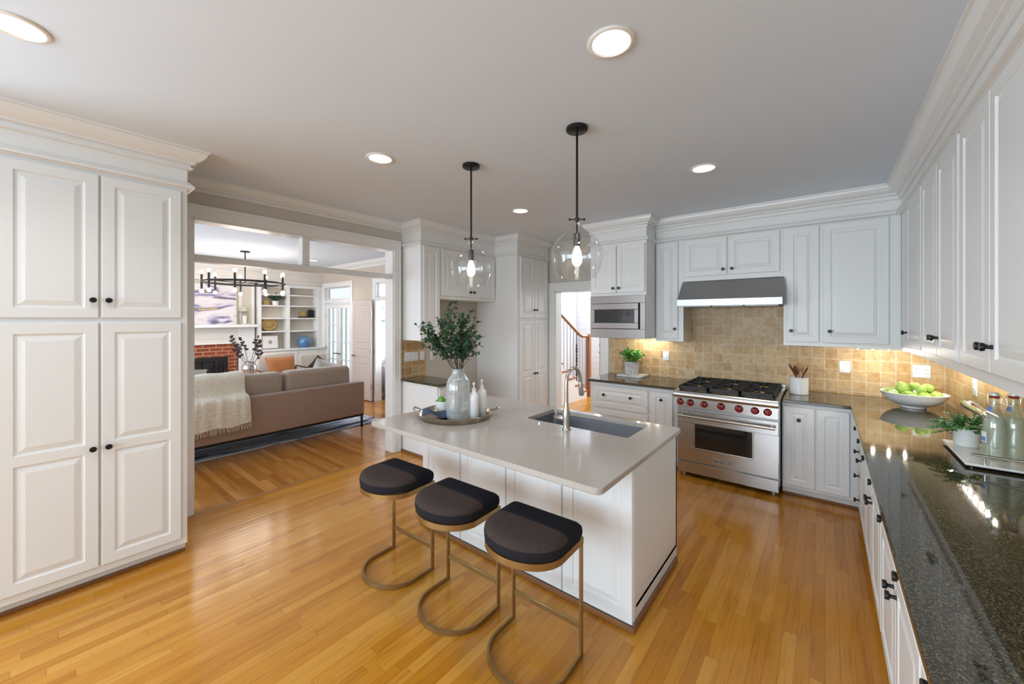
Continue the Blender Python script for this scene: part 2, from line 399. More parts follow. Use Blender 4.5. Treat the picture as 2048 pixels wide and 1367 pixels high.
class MB:
    def __init__(self):
        self.bm = bmesh.new()

    def box(self, x0, x1, y0, y1, z0, z1, r=0.0, seg=1):
        g = bmesh.ops.create_cube(self.bm, size=1.0)
        vs = g['verts']
        mat = Matrix.Translation(((x0 + x1) / 2, (y0 + y1) / 2, (z0 + z1) / 2)) @ Matrix.Diagonal((abs(x1 - x0), abs(y1 - y0), abs(z1 - z0), 1))
        bmesh.ops.transform(self.bm, matrix=mat, verts=vs)
        if r > 0:
            es = list({e for v in vs for e in v.link_edges})
            bmesh.ops.bevel(self.bm, geom=es, offset=min(r, 0.49 * min(abs(x1 - x0), abs(y1 - y0), abs(z1 - z0))), segments=seg, profile=0.5, affect='EDGES')
        return self

    def lathe(self, prof, c=(0, 0, 0), seg=24, axis='z', ribs=0, ribamp=0.0):
        rings = []
        for r, z in prof:
            if r < 1e-6:
                rings.append([self.bm.verts.new(self._ax(0, 0, z, c, axis))])
            else:
                ring = []
                for i in range(seg):
                    a = 2 * PI * i / seg
                    rr = r * (1 + (ribamp * math.cos(ribs * a) if ribs else 0))
                    ring.append(self.bm.verts.new(self._ax(rr * math.cos(a), rr * math.sin(a), z, c, axis)))
                rings.append(ring)
        for a, b in zip(rings, rings[1:]):
            for i in range(seg):
                j = (i + 1) % seg
                try:
                    if len(a) == 1 and len(b) == 1:
                        continue
                    if len(a) == 1:
                        self.bm.faces.new((a[0], b[j], b[i]))
                    elif len(b) == 1:
                        self.bm.faces.new((a[i], a[j], b[0]))
                    else:
                        self.bm.faces.new((a[i], a[j], b[j], b[i]))
                except ValueError:
                    pass
        return self

    @staticmethod
    def _ax(x, y, z, c, axis):
        if axis == 'x':
            p = (z, x, y)
        elif axis == 'y':
            p = (x, z, y)
        elif axis == '-y':
            p = (x, -z, y)
        else:
            p = (x, y, z)
        return Vector(p) + Vector(c)

    def tube(self, pts, rad, seg=10, closed=False, caps=True):
        pts = [Vector(p) for p in pts]
        n = len(pts)
        rads = rad if isinstance(rad, (list, tuple)) else [rad] * n
        rings = []
        prev = None
        for i, p in enumerate(pts):
            if closed:
                d = pts[(i + 1) % n] - pts[(i - 1) % n]
            else:
                d = pts[min(i + 1, n - 1)] - pts[max(i - 1, 0)]
            d.normalize()
            if prev is None:
                up = Vector((0, 0, 1)) if abs(d.z) < 0.9 else Vector((1, 0, 0))
                a = d.cross(up).normalized()
            else:
                a = (prev - d * prev.dot(d)).normalized()
            prev = a
            b = d.cross(a).normalized()
            rings.append([self.bm.verts.new(p + (a * math.cos(2 * PI * k / seg) + b * math.sin(2 * PI * k / seg)) * rads[i]) for k in range(seg)])
        m = n if closed else n - 1
        for i in range(m):
            A, B = rings[i], rings[(i + 1) % n]
            for k in range(seg):
                j = (k + 1) % seg
                self.bm.faces.new((A[k], A[j], B[j], B[k]))
        if caps and not closed:
            self.bm.faces.new(rings[0][::-1]); self.bm.faces.new(rings[-1])
        return self

    def band(self, pts, w, h, closed=False):
        """rectangular bar along a path in the xy plane: w across the path, h upward from the point."""
        P = [Vector(p) for p in pts]; n = len(P); rings = []
        for i, p in enumerate(P):
            if closed:
                d0 = (p - P[i - 1]); d1 = (P[(i + 1) % n] - p)
            else:
                d0 = (p - P[max(i - 1, 0)]) if i else (P[1] - P[0]); d1 = (P[min(i + 1, n - 1)] - p) if i < n - 1 else d0
            d0.z = d1.z = 0
            d0.normalize(); d1.normalize()
            n0 = Vector((-d0.y, d0.x, 0)); n1 = Vector((-d1.y, d1.x, 0))
            mm = (n0 + n1).normalized(); s = 1 / max(0.4, mm.dot(n0))
            o = mm * (w / 2 * s)
            rings.append([self.bm.verts.new(q) for q in (p + o, p - o, p - o + Vector((0, 0, h)), p + o + Vector((0, 0, h)))])
        for i in range(n if closed else n - 1):
            A, B = rings[i], rings[(i + 1) % n]
            for k in range(4):
                j = (k + 1) % 4
                self.bm.faces.new((A[k], A[j], B[j], B[k]))
        if not closed:
            self.bm.faces.new(rings[0][::-1]); self.bm.faces.new(rings[-1])
        return self

    def sweep(self, path, prof, caps=True):
        """moulding: path = [(x,y)], prof = [(out,z)] closed polygon; out is to the RIGHT of travel."""
        P = [Vector((p[0], p[1])) for p in path]; n = len(P); rings = []
        for i, p in enumerate(P):
            d0 = (P[i] - P[i - 1]).normalized() if i else (P[1] - P[0]).normalized()
            d1 = (P[i + 1] - P[i]).normalized() if i < n - 1 else d0
            n0 = Vector((d0.y, -d0.x)); n1 = Vector((d1.y, -d1.x))
            mm = (n0 + n1).normalized(); s = 1 / max(0.3, mm.dot(n0))
            rings.append([self.bm.verts.new((p.x + mm.x * o * s, p.y + mm.y * o * s, z)) for o, z in prof])
        k = len(prof)
        for A, B in zip(rings, rings[1:]):
            for a in range(k):
                b = (a + 1) % k
                self.bm.faces.new((A[a], A[b], B[b], B[a]))
        if caps:
            self.bm.faces.new(rings[0][::-1]); self.bm.faces.new(rings[-1])
        return self

    def prism(self, pts, axis, a0, a1):
        def mk(p, a):
            if axis == 'x': return (a, p[0], p[1])
            if axis == 'y': return (p[0], a, p[1])
            return (p[0], p[1], a)
        A = [self.bm.verts.new(mk(p, a0)) for p in pts]; B = [self.bm.verts.new(mk(p, a1)) for p in pts]
        k = len(pts)
        for i in range(k):
            j = (i + 1) % k
            self.bm.faces.new((A[i], A[j], B[j], B[i]))
        self.bm.faces.new(A[::-1]); self.bm.faces.new(B)
        return self

    def sphere(self, c, r, sc=(1, 1, 1), seg=16, rings=10):
        g = bmesh.ops.create_uvsphere(self.bm, u_segments=seg, v_segments=rings, radius=r)
        bmesh.ops.transform(self.bm, matrix=Matrix.Translation(c) @ Matrix.Diagonal((*sc, 1)), verts=g['verts'])
        return self

    def door(self, x0, x1, z0, z1, t=0.02, panels=None, frame=0.058):
        """raised-panel slab: front face at y=-t, back at y=0. panels: list of (z0,z1) panel bays."""
        bm = self.bm
        frame = min(frame, (x1 - x0) * 0.24, (z1 - z0) * 0.3)
        bays = panels or [(z0, z1)]
        e = 0.0035

        def rect(a, b, c, d, y):
            return [bm.verts.new((a, y, c)), bm.verts.new((b, y, c)), bm.verts.new((b, y, d)), bm.verts.new((a, y, d))]

        def join(A, B):
            for k in range(4):
                j = (k + 1) % 4
                bm.faces.new((A[k], A[j], B[j], B[k]))
        back = rect(x0, x1, z0, z1, 0); mid = rect(x0, x1, z0, z1, -t + e)
        bm.faces.new(back[::-1])
        join(back, mid)
        if len(bays) == 1:
            outer = rect(x0 + e, x1 - e, z0 + e, z1 - e, -t); join(mid, outer)
            starts = [(outer, (x0, x1, z0, z1))]
        else:
            starts = []
            zs = [z0 + e] + [b[1] for b in bays[:-1]] + [z1 - e]
            rows = [[bm.verts.new((x0 + e, -t, z)), bm.verts.new((x1 - e, -t, z))] for z in zs]
            # rim
            per = [rows[0][0], rows[0][1]] + [r[1] for r in rows[1:]] + [r[0] for r in rows[::-1]][:-1]
            bm.faces.new((mid[0], mid[1], rows[0][1], rows[0][0]))
            bm.faces.new([mid[1], mid[2]] + [r[1] for r in rows[::-1]])
            bm.faces.new((mid[2], mid[3], rows[-1][0], rows[-1][1]))
            bm.faces.new([mid[3], mid[0]] + [r[0] for r in rows])
            for i in range(len(bays)):
                a, b = rows[i], rows[i + 1]
                starts.append(([a[0], a[1], b[1], b[0]], (x0, x1, zs[i], zs[i + 1])))
        nb = len(starts)
        for i, (cur, (a, b, c, d)) in enumerate(starts):
            fl = frame if i == 0 else frame / 2
            fh = frame if i == nb - 1 else frame / 2
            k = min(1.0, (x1 - x0) / 0.30)
            for ins, y in ((0, -t), (0.006 * k, -t + 0.0075), (0.014 * k, -t + 0.0085), (0.040 * k, -t + 0.001), (0.044 * k, -t + 0.0)):
                nx = rect(a + frame + ins, b - frame - ins, c + fl + ins, d - fh - ins, y)
                join(cur, nx); cur = nx
            bm.faces.new(cur)
        return self

    def leaf(self, p, d, n, L, W):
        d = Vector(d).normalized(); n = Vector(n); n = (n - d * n.dot(d))
        if n.length < 1e-4: n = Vector((d.y, -d.x, 0.01))
        n.normalize(); s = d.cross(n)
        p = Vector(p)
        q = [p, p + d * L * 0.35 + s * W * 0.5 + n * W * 0.12, p + d * L * 0.75 + s * W * 0.36 + n * W * 0.05, p + d * L - n * L * 0.08, p + d * L * 0.75 - s * W * 0.36 + n * W * 0.05, p + d * L * 0.35 - s * W * 0.5 + n * W * 0.12, p + d * L * 0.4 - n * W * 0.05]
        v = [self.bm.verts.new(x) for x in q]
        for a, b in ((0, 1), (1, 2), (2, 3), (3, 4), (4, 5), (5, 0)):
            self.bm.faces.new((v[a], v[b], v[6]))
        return self

    def build(self, name, mat, parent=None, smooth=False, loc=None, sharp=38):
        bm = self.bm
        bmesh.ops.recalc_face_normals(bm, faces=bm.faces[:])
        me = bpy.data.meshes.new(name); bm.to_mesh(me); bm.free()
        if smooth:
            me.polygons.foreach_set('use_smooth', [True] * len(me.polygons))
            try:
                me.set_sharp_from_angle(angle=math.radians(sharp))
            except Exception:
                pass
        me.materials.append(mat)
        o = bpy.data.objects.new(name, me); COL.objects.link(o)
        if parent: o.parent = parent
        if loc: o.location = loc
        return o


def thing(name, label, cat, loc=(0, 0, 0), rz=0.0, group=None):
    o = bpy.data.objects.new(name, None); COL.objects.link(o)
    o.empty_display_size = 0.05
    o.location = loc; o.rotation_euler = (0, 0, rz)
    o['label'] = label; o['category'] = cat
    if group: o['group'] = group
    return o


def tag(o, label, cat, group=None):
    o['label'] = label; o['category'] = cat
    if group: o['group'] = group
    return o


def struct(o):
    o['kind'] = 'structure'
    return o


def copy_tree(o, parent=None):
    c = o.copy(); COL.objects.link(c); c.parent = parent
    for ch in list(o.children):
        copy_tree(ch, c)
    return c


def bx(name, mat, x0, x1, y0, y1, z0, z1, parent=None, r=0.0, seg=1):
    return MB().box(x0, x1, y0, y1, z0, z1, r, seg).build(name, mat, parent, smooth=r > 0)


KNOB_PROF = [(0, 0), (0.009, 0), (0.0075, 0.004), (0.0070, 0.017), (0.010, 0.020), (0.0155, 0.021), (0.0165, 0.025), (0.0165, 0.031), (0.0152, 0.034), (0, 0.035)]


def knob(parent, x, y, z, name='knob'):
    return MB().lathe(KNOB_PROF, (x, y, z), 16, '-y').build(name, BLACK, parent, smooth=True)


# ------------------------------------------------------------------ the setting
H = 2.86
WB, WR, WL = 5.18, 0.86, -4.20
struct(bx('floor', FLOOR, -4.16, 1.0, -6.1, 9.2, -0.06, 0.0))
struct(bx('floor_living', FLOOR2, -9.7, -4.16, -2.1, 9.2, -0.06, 0.0))
CANS = [(-0.72, 1.58), (-2.575, 1.647), (-2.618, 3.416), (-0.749, 3.356), (-2.57, -0.025), (-7.95, 1.77), (-8.15, 3.68)]
m = MB(); bm = m.bm
loops = [[(-9.7, -6.1), (1.05, -6.1), (1.05, 9.2), (-9.7, 9.2)]] + [[(x + 0.080 * math.cos(2 * PI * k / 28), y + 0.080 * math.sin(2 * PI * k / 28)) for k in range(28)] for x, y in CANS]
es = []
for lp in loops:
    vv = [bm.verts.new((x, y, H)) for x, y in lp]
    es += [bm.edges.new((vv[k], vv[(k + 1) % len(vv)])) for k in range(len(vv))]
bmesh.ops.triangle_fill(bm, use_beauty=True, use_dissolve=False, edges=es)
m.box(-9.7, 1.05, -6.1, 9.2, H + 0.12, H + 0.18)
struct(m.build('ceiling', CEIL))
# walls
m = MB()
m.box(-4.35, -3.28, WB, WB + 0.14, 0, H); m.box(-2.51, 1.0, WB, WB + 0.14, 0, H); m.box(-3.28, -2.51, WB, WB + 0.14, 2.09, H)
struct(m.build('wall_back', WALL))
m = MB()
m.box(WR, WR + 0.14, -1.2, WB + 0.14, 0, H); m.box(WR, WR + 0.14, -6.1, -4.6, 0, H); m.box(WR, WR + 0.14, -4.6, -1.2, 0, 0.75); m.box(WR, WR + 0.14, -4.6, -1.2, 2.55, H)  # unseen opening near the rear added with the right fill light
struct(m.build('wall_right', WALL))
m = MB()
m.box(-4.35, WL, -1.2, 0.89, 0, H); m.box(-4.35, WL, -6.1, -4.6, 0, H); m.box(-4.35, WL, -4.6, -1.2, 0, 0.75); m.box(-4.35, WL, -4.6, -1.2, 2.55, H); m.box(-4.35, WL, 2.875, WB + 0.14, 0, H); m.box(-4.35, WL, 0.89, 2.875, 2.53, H)  # unseen opening near the rear added to let light in
struct(m.build('wall_left', WALL))
m = MB()   # unseen wall behind the camera, wide opening added to let light in
m.box(-4.35, -3.9, -6.1, -6.0, 0, H); m.box(0.7, 1.0, -6.1, -6.0, 0, H); m.box(-3.9, 0.7, -6.1, -6.0, 0, 0.75); m.box(-3.9, 0.7, -6.1, -6.0, 2.55, H)
struct(m.build('wall_front', WALL))
# living room walls
m = MB()
YL = 4.45
m.box(-9.7, -9.25, YL, YL + 0.12, 0, H); m.box(-8.08, -7.10, YL, YL + 0.12, 0, H); m.box(-6.15, -4.35, YL, YL + 0.12, 0, H)
m.box(-9.25, -8.08, YL, YL + 0.12, 2.40, H); m.box(-7.10, -6.15, YL, YL + 0.12, 2.40, H)
struct(m.build('wall_living_side', LIVWALL))
struct(bx('wall_living_end', M['shiplap'], -9.7, -9.55, -2.1, YL + 0.12, 0, H))
m = MB()
m.box(-9.7, -9.1, -2.1, -2.0, 0, H); m.box(-4.9, -4.35, -2.1, -2.0, 0, H); m.box(-9.1, -4.9, -2.1, -2.0, 0, 0.6); m.box(-9.1, -4.9, -2.1, -2.0, 2.6, H)  # unseen opening added behind the living room fill light
struct(m.build('wall_living_front', LIVWALL))
# den beyond the living room and the stair hall beyond the kitchen
m = MB()
m.box(-7.62, -7.5, YL + 0.12, 8.1, 0, H); m.box(-5.1, -5.0, YL + 0.12, 9.2, 0, H); m.box(-7.62, -5.1, 8.0, 8.1, 0, H)
struct(m.build('wall_den', WHITEWALL))
m = MB()
m.box(-5.0, -1.4, 8.9, 9.0, 0, 1.95); m.box(-5.0, -4.4, 8.9, 9.0, 1.95, H); m.box(-2.0, -1.4, 8.9, 9.0, 1.95, H); m.box(-4.4, -2.0, 8.9, 9.0, 2.75, H); m.box(-1.5, -1.4, WB + 0.14, 9.0, 0, H)
struct(m.build('wall_hall', M['shiplap_hall']))


def crown_prof(d, h, z=H):
    a = h * 0.74   # cove part, then a separate bead below it
    pts = [(0, z), (d, z), (d, z - a * 0.14), (d * 0.88, z - a * 0.16), (d * 0.84, z - a * 0.34), (d * 0.66, z - a * 0.60), (d * 0.44, z - a * 0.76), (d * 0.34, z - a * 0.80), (d * 0.34, z - a * 0.92), (d * 0.14, z - a)]
    return pts + [(d * 0.14, z - h * 0.84), (d * 0.24, z - h * 0.86), (d * 0.24, z - h * 0.95), (d * 0.12, z - h), (0, z - h)]


def mid_prof(z, d=0.035, h=0.05):
    return [(0, z + h), (d * 0.3, z + h), (d * 0.55, z + h * 0.8), (d, z + h * 0.45), (d, z + h * 0.2), (d * 0.5, z + h * 0.1), (d * 0.35, z), (0, z)]


# crown on the left wall over the opening (travel so that "right" faces the room)
struct(MB().sweep([(WL, 3.02), (WL, 0.7)][::-1], crown_prof(0.10, 0.105)).build('trim_1', TRIM, smooth=True, sharp=16))
# living crown
struct(MB().sweep([(-9.42, -1.9), (-9.42, YL), (-4.36, YL)], crown_prof(0.10, 0.13)).build('trim_2', TRIM, smooth=True, sharp=16))
# casing of the wide opening + transom bar and mullion
m = MB()
CZ = 2.53
m.box(WL, WL + 0.022, 2.875, 2.955, 0, CZ, 0.004); m.box(WL, WL + 0.032, 2.945, 2.972, 0, CZ + 0.11, 0.004)
m.box(WL, WL + 0.022, 0.795, 0.89, 0, CZ, 0.004); m.box(WL, WL + 0.032, 0.775, 0.80, 0, CZ + 0.11, 0.004)
m.box(WL, WL + 0.022, 0.795, 2.955, CZ, CZ + 0.09, 0.004); m.box(WL, WL + 0.034, 0.775, 2.972, CZ + 0.085, CZ + 0.115, 0.004)
struct(m.build('trim_3', TRIM, smooth=True, sharp=16))
m = MB()   # jamb lining
m.box(-4.36, -4.195, 2.862, 2.877, 0, CZ, 0.002); m.box(-4.36, -4.195, 0.888, 0.905, 0, CZ, 0.002); m.box(-4.36, -4.195, 0.905, 2.862, CZ - 0.015, CZ + 0.002, 0.002)
struct(m.build('trim_4', TRIM, smooth=True, sharp=16))
m = MB()
m.box(-4.335, -4.215, 0.905, 2.862, 2.165, 2.225, 0.006); m.box(-4.325, -4.225, 1.80, 1.875, 2.225, CZ - 0.015, 0.006)
struct(m.build('trim_5', TRIM, smooth=True, sharp=16))
# casing of the hall doorway
m = MB()
m.box(-3.40, -3.28, WB - 0.022, WB, 0, 2.09, 0.004); m.box(-2.51, -2.39, WB - 0.022, WB, 0, 2.09, 0.004); m.box(-3.40, -2.39, WB - 0.024, WB, 2.09, 2.20, 0.004); m.box(-3.41, -2.38, WB - 0.035, WB, 2.19, 2.225, 0.004)
m.box(-3.29, -3.265, WB - 0.01, WB + 0.15, 0, 2.09); m.box(-2.525, -2.50, WB - 0.01, WB + 0.15, 0, 2.09); m.box(-3.29, -2.50, WB - 0.01, WB + 0.15, 2.075, 2.095)
struct(m.build('trim_6', TRIM, smooth=True, sharp=16))
# living room door casings
m = MB()
for a, b in ((-9.25, -8.08), (-7.10, -6.15)):
    m.box(a - 0.10, a, YL - 0.02, YL, 0, 2.40, 0.003); m.box(b, b + 0.10, YL - 0.02, YL, 0, 2.40, 0.003); m.box(a - 0.10, b + 0.10, YL - 0.022, YL, 2.39, 2.50, 0.003)
    m.box(a, b, YL - 0.012, YL + 0.10, 2.03, 2.10, 0.003)
    m.box(a - 0.004, a + 0.006, YL - 0.01, YL + 0.125, 0, 2.40); m.box(b - 0.006, b + 0.004, YL - 0.01, YL + 0.125, 0, 2.40)
struct(m.build('trim_7', TRIM, smooth=True, sharp=16))
# frame of the made-up window behind the camera, added with the rear fill
m = MB()
m.box(-3.9, 0.7, -6.04, -6.0, 0.75, 0.81); m.box(-3.9, 0.7, -6.04, -6.0, 2.49, 2.55)
for x in (-3.9, -2.39, -0.88, 0.64):
    m.box(x, x + 0.06, -6.04, -6.0, 0.75, 2.55)
struct(m.build('added_window_1', TRIM))
m = MB()
m.box(-4.32, -4.28, -4.6, -1.2, 0.75, 0.81); m.box(-4.32, -4.28, -4.6, -1.2, 2.49, 2.55)
for y in (-4.6, -3.5, -2.36, -1.26):
    m.box(-4.32, -4.28, y, y + 0.06, 0.75, 2.55)
struct(m.build('added_window_2', TRIM))  # frame of the made-up left window, out of view

# threshold board between the two floors
struct(bx('floor_threshold', plain('threshold_oak', (0.36, 0.17, 0.045), 0.22, noise=0.2, scale=9), -4.22, -4.16, 0.905, 2.862, -0.03, 0.0015))

# backsplash tile
m = MB(); m.box(-2.37, WR - 0.006, WB - 0.010, WB, 0.90, 1.415); m.box(-1.30, -0.325, WB - 0.010, WB, 1.415, 2.10)
struct(m.build('wall_tile_back', TILE_B))
struct(bx('wall_tile_right', TILE_R, WR - 0.010, WR, 0.2, WB - 0.010, 0.90, 1.44))
struct(bx('wall_tile_left', TILE_R, WL, WL + 0.008, 2.99, 3.375, 0.90, 1.41))


# ------------------------------------------------------------------ cabinets
def cabinet(name, label, loc, rz, w, d, z0, z1, fronts, group=None, toe=0.0, cat='cabinet', shoe=False, back_gap=0.0, end_panel=None):
    """local frame: x along the front, y into the cabinet (front face at y=0), z up from the thing's base."""
    t = thing(name, label, cat, (loc[0], loc[1], z0), rz, group)
    h = z1 - z0
    bx('body', CAB, 0, w, 0, d, toe, h, t, 0.002)
    if toe > 0:
        bx('toe_kick', CAB, 0.0, w, 0.065, d, 0.0, toe + 0.001, t)
        if shoe:
            bx('shoe_moulding', SHOE, 0.0, w, 0.050, 0.066, 0.0, 0.022, t, 0.004)
    for f in fronts:
        kind, x0, x1, a, b, knobs = f[:6]
        pan = [(p - z0, q - z0) for p, q in f[6]] if len(f) > 6 else None
        dr = MB().door(x0, x1, a - z0, b - z0, 0.02, pan).build(kind, CAB, t)
        dr.location = (0, -0.0005, 0)
        for kx, kz in knobs:
            knob(dr, kx, -0.02, kz - z0)
    return t


R90 = PI / 2
# tall pantry, far left: faces +x, local x -> world +y
PX = -3.55
cabinet('pantry_cabinet', 'tall white pantry cabinet with four raised-panel doors left of the wide opening', (PX, -0.55, 0), R90, 1.276, 0.65, 0.0, 2.60, [
    ('door', 0.45, 0.838, 1.675, 2.565, [(0.812, 1.785)]), ('door', 0.850, 1.238, 1.675, 2.565, [(0.880, 1.785)]),
    ('door', 0.45, 0.838, 0.125, 1.645, [(0.812, 0.868)], [(0.125, 0.868), (0.868, 1.645)]), ('door', 0.850, 1.238, 0.125, 1.645, [(0.880, 0.868)], [(0.125, 0.868), (0.868, 1.645)]),
    ('door', 0.03, 0.40, 1.675, 2.565, []), ('door', 0.03, 0.40, 0.125, 1.645, [], [(0.125, 0.868), (0.868, 1.645)]),
], toe=0.075, shoe=True)
m = MB(); m.box(WL, PX - 0.0, -0.55, 0.726, 2.60, H)
struct(m.build('trim_8', TRIM))
struct(MB().sweep([(PX, -0.55), (PX, 0.726), (WL, 0.726)], crown_prof(0.11, 0.135)).build('trim_9', TRIM, smooth=True, sharp=16))
struct(MB().sweep([(PX, -0.55), (PX, 0.726), (WL, 0.726)], mid_prof(2.585, 0.035, 0.055)).build('trim_10', TRIM, smooth=True, sharp=16))

# left wall: narrow wall cabinet, cabinet over the fridge alcove, tall pantry
cabinet('wall_cabinet', 'narrow white wall cabinet above the small dark desk counter beside the wide opening', (-3.82, 3.00, 0), R90, 0.30, 0.375, 1.40, 2.60, [
    ('door', 0.03, 0.285, 1.43, 2.56, [])])
cabinet('wall_cabinet', 'white cabinet with two doors above the empty refrigerator alcove', (-3.82, 3.30, 0), R90, 1.058, 0.375, 1.92, 2.60, [
    ('door', 0.02, 0.545, 1.965, 2.56, [(0.515, 2.03)]), ('door', 0.553, 1.04, 1.965, 2.56, [(0.585, 2.03)])])
cabinet('pantry_cabinet', 'tall white pantry cabinet with four narrow doors beside the hall doorway', (-3.40, 4.36, 0), R90, 0.80, 0.795, 0.0, 2.60, [
    ('door', 0.06, 0.40, 1.68, 2.56, [(0.375, 1.80)]), ('door', 0.408, 0.745, 1.68, 2.56, [(0.433, 1.80)]),
    ('door', 0.06, 0.40, 0.125, 1.65, [(0.375, 0.86)], [(0.125, 0.86), (0.86, 1.65)]), ('door', 0.408, 0.745, 0.125, 1.65, [(0.433, 0.86)], [(0.125, 0.86), (0.86, 1.65)]),
], toe=0.09)
m = MB(); m.box(WL, -3.82, 3.00, 4.36, 2.60, H); m.box(WL, -3.40, 4.36, WB - 0.02, 2.60, H)
struct(m.build('trim_11', TRIM))
LP = [(WL, 3.00), (-3.82, 3.00), (-3.82, 4.36), (-3.40, 4.36), (-3.40, WB - 0.02)]
struct(MB().sweep(LP, crown_prof(0.075, 0.12)).build('trim_12', TRIM, smooth=True, sharp=16))
struct(MB().sweep(LP, mid_prof(2.575, 0.03, 0.05)).build('trim_13', TRIM, smooth=True, sharp=16))
cabinet('base_cabinet', 'white desk-height base cabinet under the small dark counter by the opening', (-3.50, 2.985, 0), R90, 0.325, 0.695, 0.0, 0.884, [
    ('door', 0.02, 0.305, 0.13, 0.69, [(0.06, 0.63)]), ('drawer', 0.02, 0.305, 0.705, 0.865, [(0.16, 0.785)])], toe=0.09, shoe=True)
bx('shoe_strip', SHOE, -4.19, -3.55, 2.965, 2.984, 0, 0.03, bpy.data.objects['base_cabinet'])
o = bpy.data.objects['shoe_strip']; o.matrix_parent_inverse = Matrix.LocRotScale(Vector((-3.50, 2.985, 0)), Matrix.Rotation(R90, 3, 'Z'), None).inverted(); o.name = 'shoe_moulding'
tag(bx('countertop', GRANITE, WL + 0.002, -3.455, 2.96, 3.33, 0.886, 0.916, None, 0.004), 'small dark granite countertop beside the wide opening', 'countertop')

# back wall run: microwave cabinet, narrow cabinet, cabinet over hood, right cabinets
cabinet('wall_cabinet', 'deep white wall cabinet with two doors directly above the microwave', (-2.335, 4.52, 0), 0, 0.715, 0.655, 1.435, 2.60, [
    ('door', 0.015, 0.350, 1.985, 2.56, [(0.318, 2.04)]), ('door', 0.360, 0.700, 1.985, 2.56, [(0.392, 2.04)])])
cabinet('wall_cabinet', 'narrow white wall cabinet between the microwave and the range hood', (-1.615, 4.83, 0), 0, 0.32, 0.345, 1.40, 2.60, [
    ('door', 0.01, 0.262, 1.435, 2.575, [(0.232, 1.55)])])
cabinet('wall_cabinet', 'short white wall cabinet with two doors above the steel range hood', (-1.295, 4.83, 0), 0, 0.965, 0.345, 2.10, 2.60, [
    ('door', 0.015, 0.455, 2.155, 2.575, [(0.420, 2.215)]), ('door', 0.472, 0.935, 2.155, 2.575, [(0.507, 2.215)])])
cabinet('wall_cabinet', 'white wall cabinet with one narrow and one wide door right of the hood', (-0.33, 4.83, 0), 0, 0.855, 0.345, 1.40, 2.60, [
    ('door', 0.025, 0.285, 1.44, 2.575, [(0.065, 1.55)]), ('door', 0.315, 0.775, 1.44, 2.575, [(0.365, 1.55)])])
m = MB(); m.box(-2.335, -1.62, 4.52, WB, 2.60, H); m.box(-1.615, WR, 4.83, WB, 2.60, H); m.box(0.525, WR, 1.0, 4.83, 2.60, H)
struct(m.build('trim_14', TRIM))
struct(MB().sweep([(-2.335, WB), (-2.335, 4.52), (-1.62, 4.52), (-1.62, 4.83)][::1], crown_prof(0.085, 0.125)).build('trim_15', TRIM, smooth=True, sharp=16))
struct(MB().sweep([(-2.335, WB), (-2.335, 4.52), (-1.62, 4.52), (-1.62, 4.83)], mid_prof(2.585, 0.03, 0.05)).build('trim_16', TRIM, smooth=True, sharp=16))
RP = [(-1.615, 4.83), (0.525, 4.83), (0.525, 1.0)]
struct(MB().sweep(RP, crown_prof(0.105, 0.14)).build('trim_17', TRIM, smooth=True, sharp=16))
struct(MB().sweep(RP, mid_prof(2.585, 0.04, 0.055)).build('trim_18', TRIM, smooth=True, sharp=16))

# right wall cabinets: face -x, local x -> world -y (rz = -90)
RU = 0.525
cabinet('wall_cabinet', 'white wall cabinet in the corner on the right wall, above the apple bowl', (RU, 4.825, 0), -R90, 1.035, 0.33, 1.40, 2.60, [
    ('door', 0.44, 1.015, 1.455, 2.575, [(0.475, 1.56)])])
cabinet('wall_cabinet', 'white two-door wall cabinet on the right wall above the planter', (RU, 3.78, 0), -R90, 0.945, 0.33, 1.40, 2.60, [
    ('door', 0.015, 0.468, 1.455, 2.575, [(0.435, 1.56)]), ('door', 0.474, 0.930, 1.455, 2.575, [(0.510, 1.56)])])
cabinet('wall_cabinet', 'white two-door wall cabinet nearest the camera at the right edge', (RU, 2.825, 0), -R90, 0.915, 0.33, 1.40, 2.60, [
    ('door', 0.015, 0.450, 1.455, 2.575, [(0.420, 1.56)]), ('door', 0.456, 0.900, 1.455, 2.575, [(0.490, 1.56)])])

# base cabinets of the range wall
cabinet('base_cabinet', 'white base cabinet with a wide two-knob drawer left of the range', (-2.325, 4.50, 0), 0, 1.07, 0.66, 0.0, 0.884, [
    ('drawer', 0.045, 0.735, 0.575, 0.845, [(0.195, 0.735), (0.535, 0.735)]), ('drawer', 0.045, 0.735, 0.14, 0.55, [(0.195, 0.35), (0.535, 0.35)]),
    ('door', 0.765, 1.01, 0.14, 0.845, [(0.89, 0.76)])], toe=0.10, shoe=True)
cabinet('base_cabinet', 'white base cabinet with two doors right of the range', (-0.318, 4.50, 0), 0, 0.553, 0.66, 0.0, 0.884, [
    ('door', 0.012, 0.245, 0.115, 0.85, [(0.128, 0.735)]), ('door', 0.262, 0.485, 0.115, 0.85, [])], toe=0.085, shoe=True)
# base cabinets of the right wall
RB = 0.235


def right_base(label, y1, w, fronts):
    cabinet('base_cabinet', label, (RB, y1, 0), -R90, w, 0.61, 0.0, 0.884, fronts, toe=0.09)


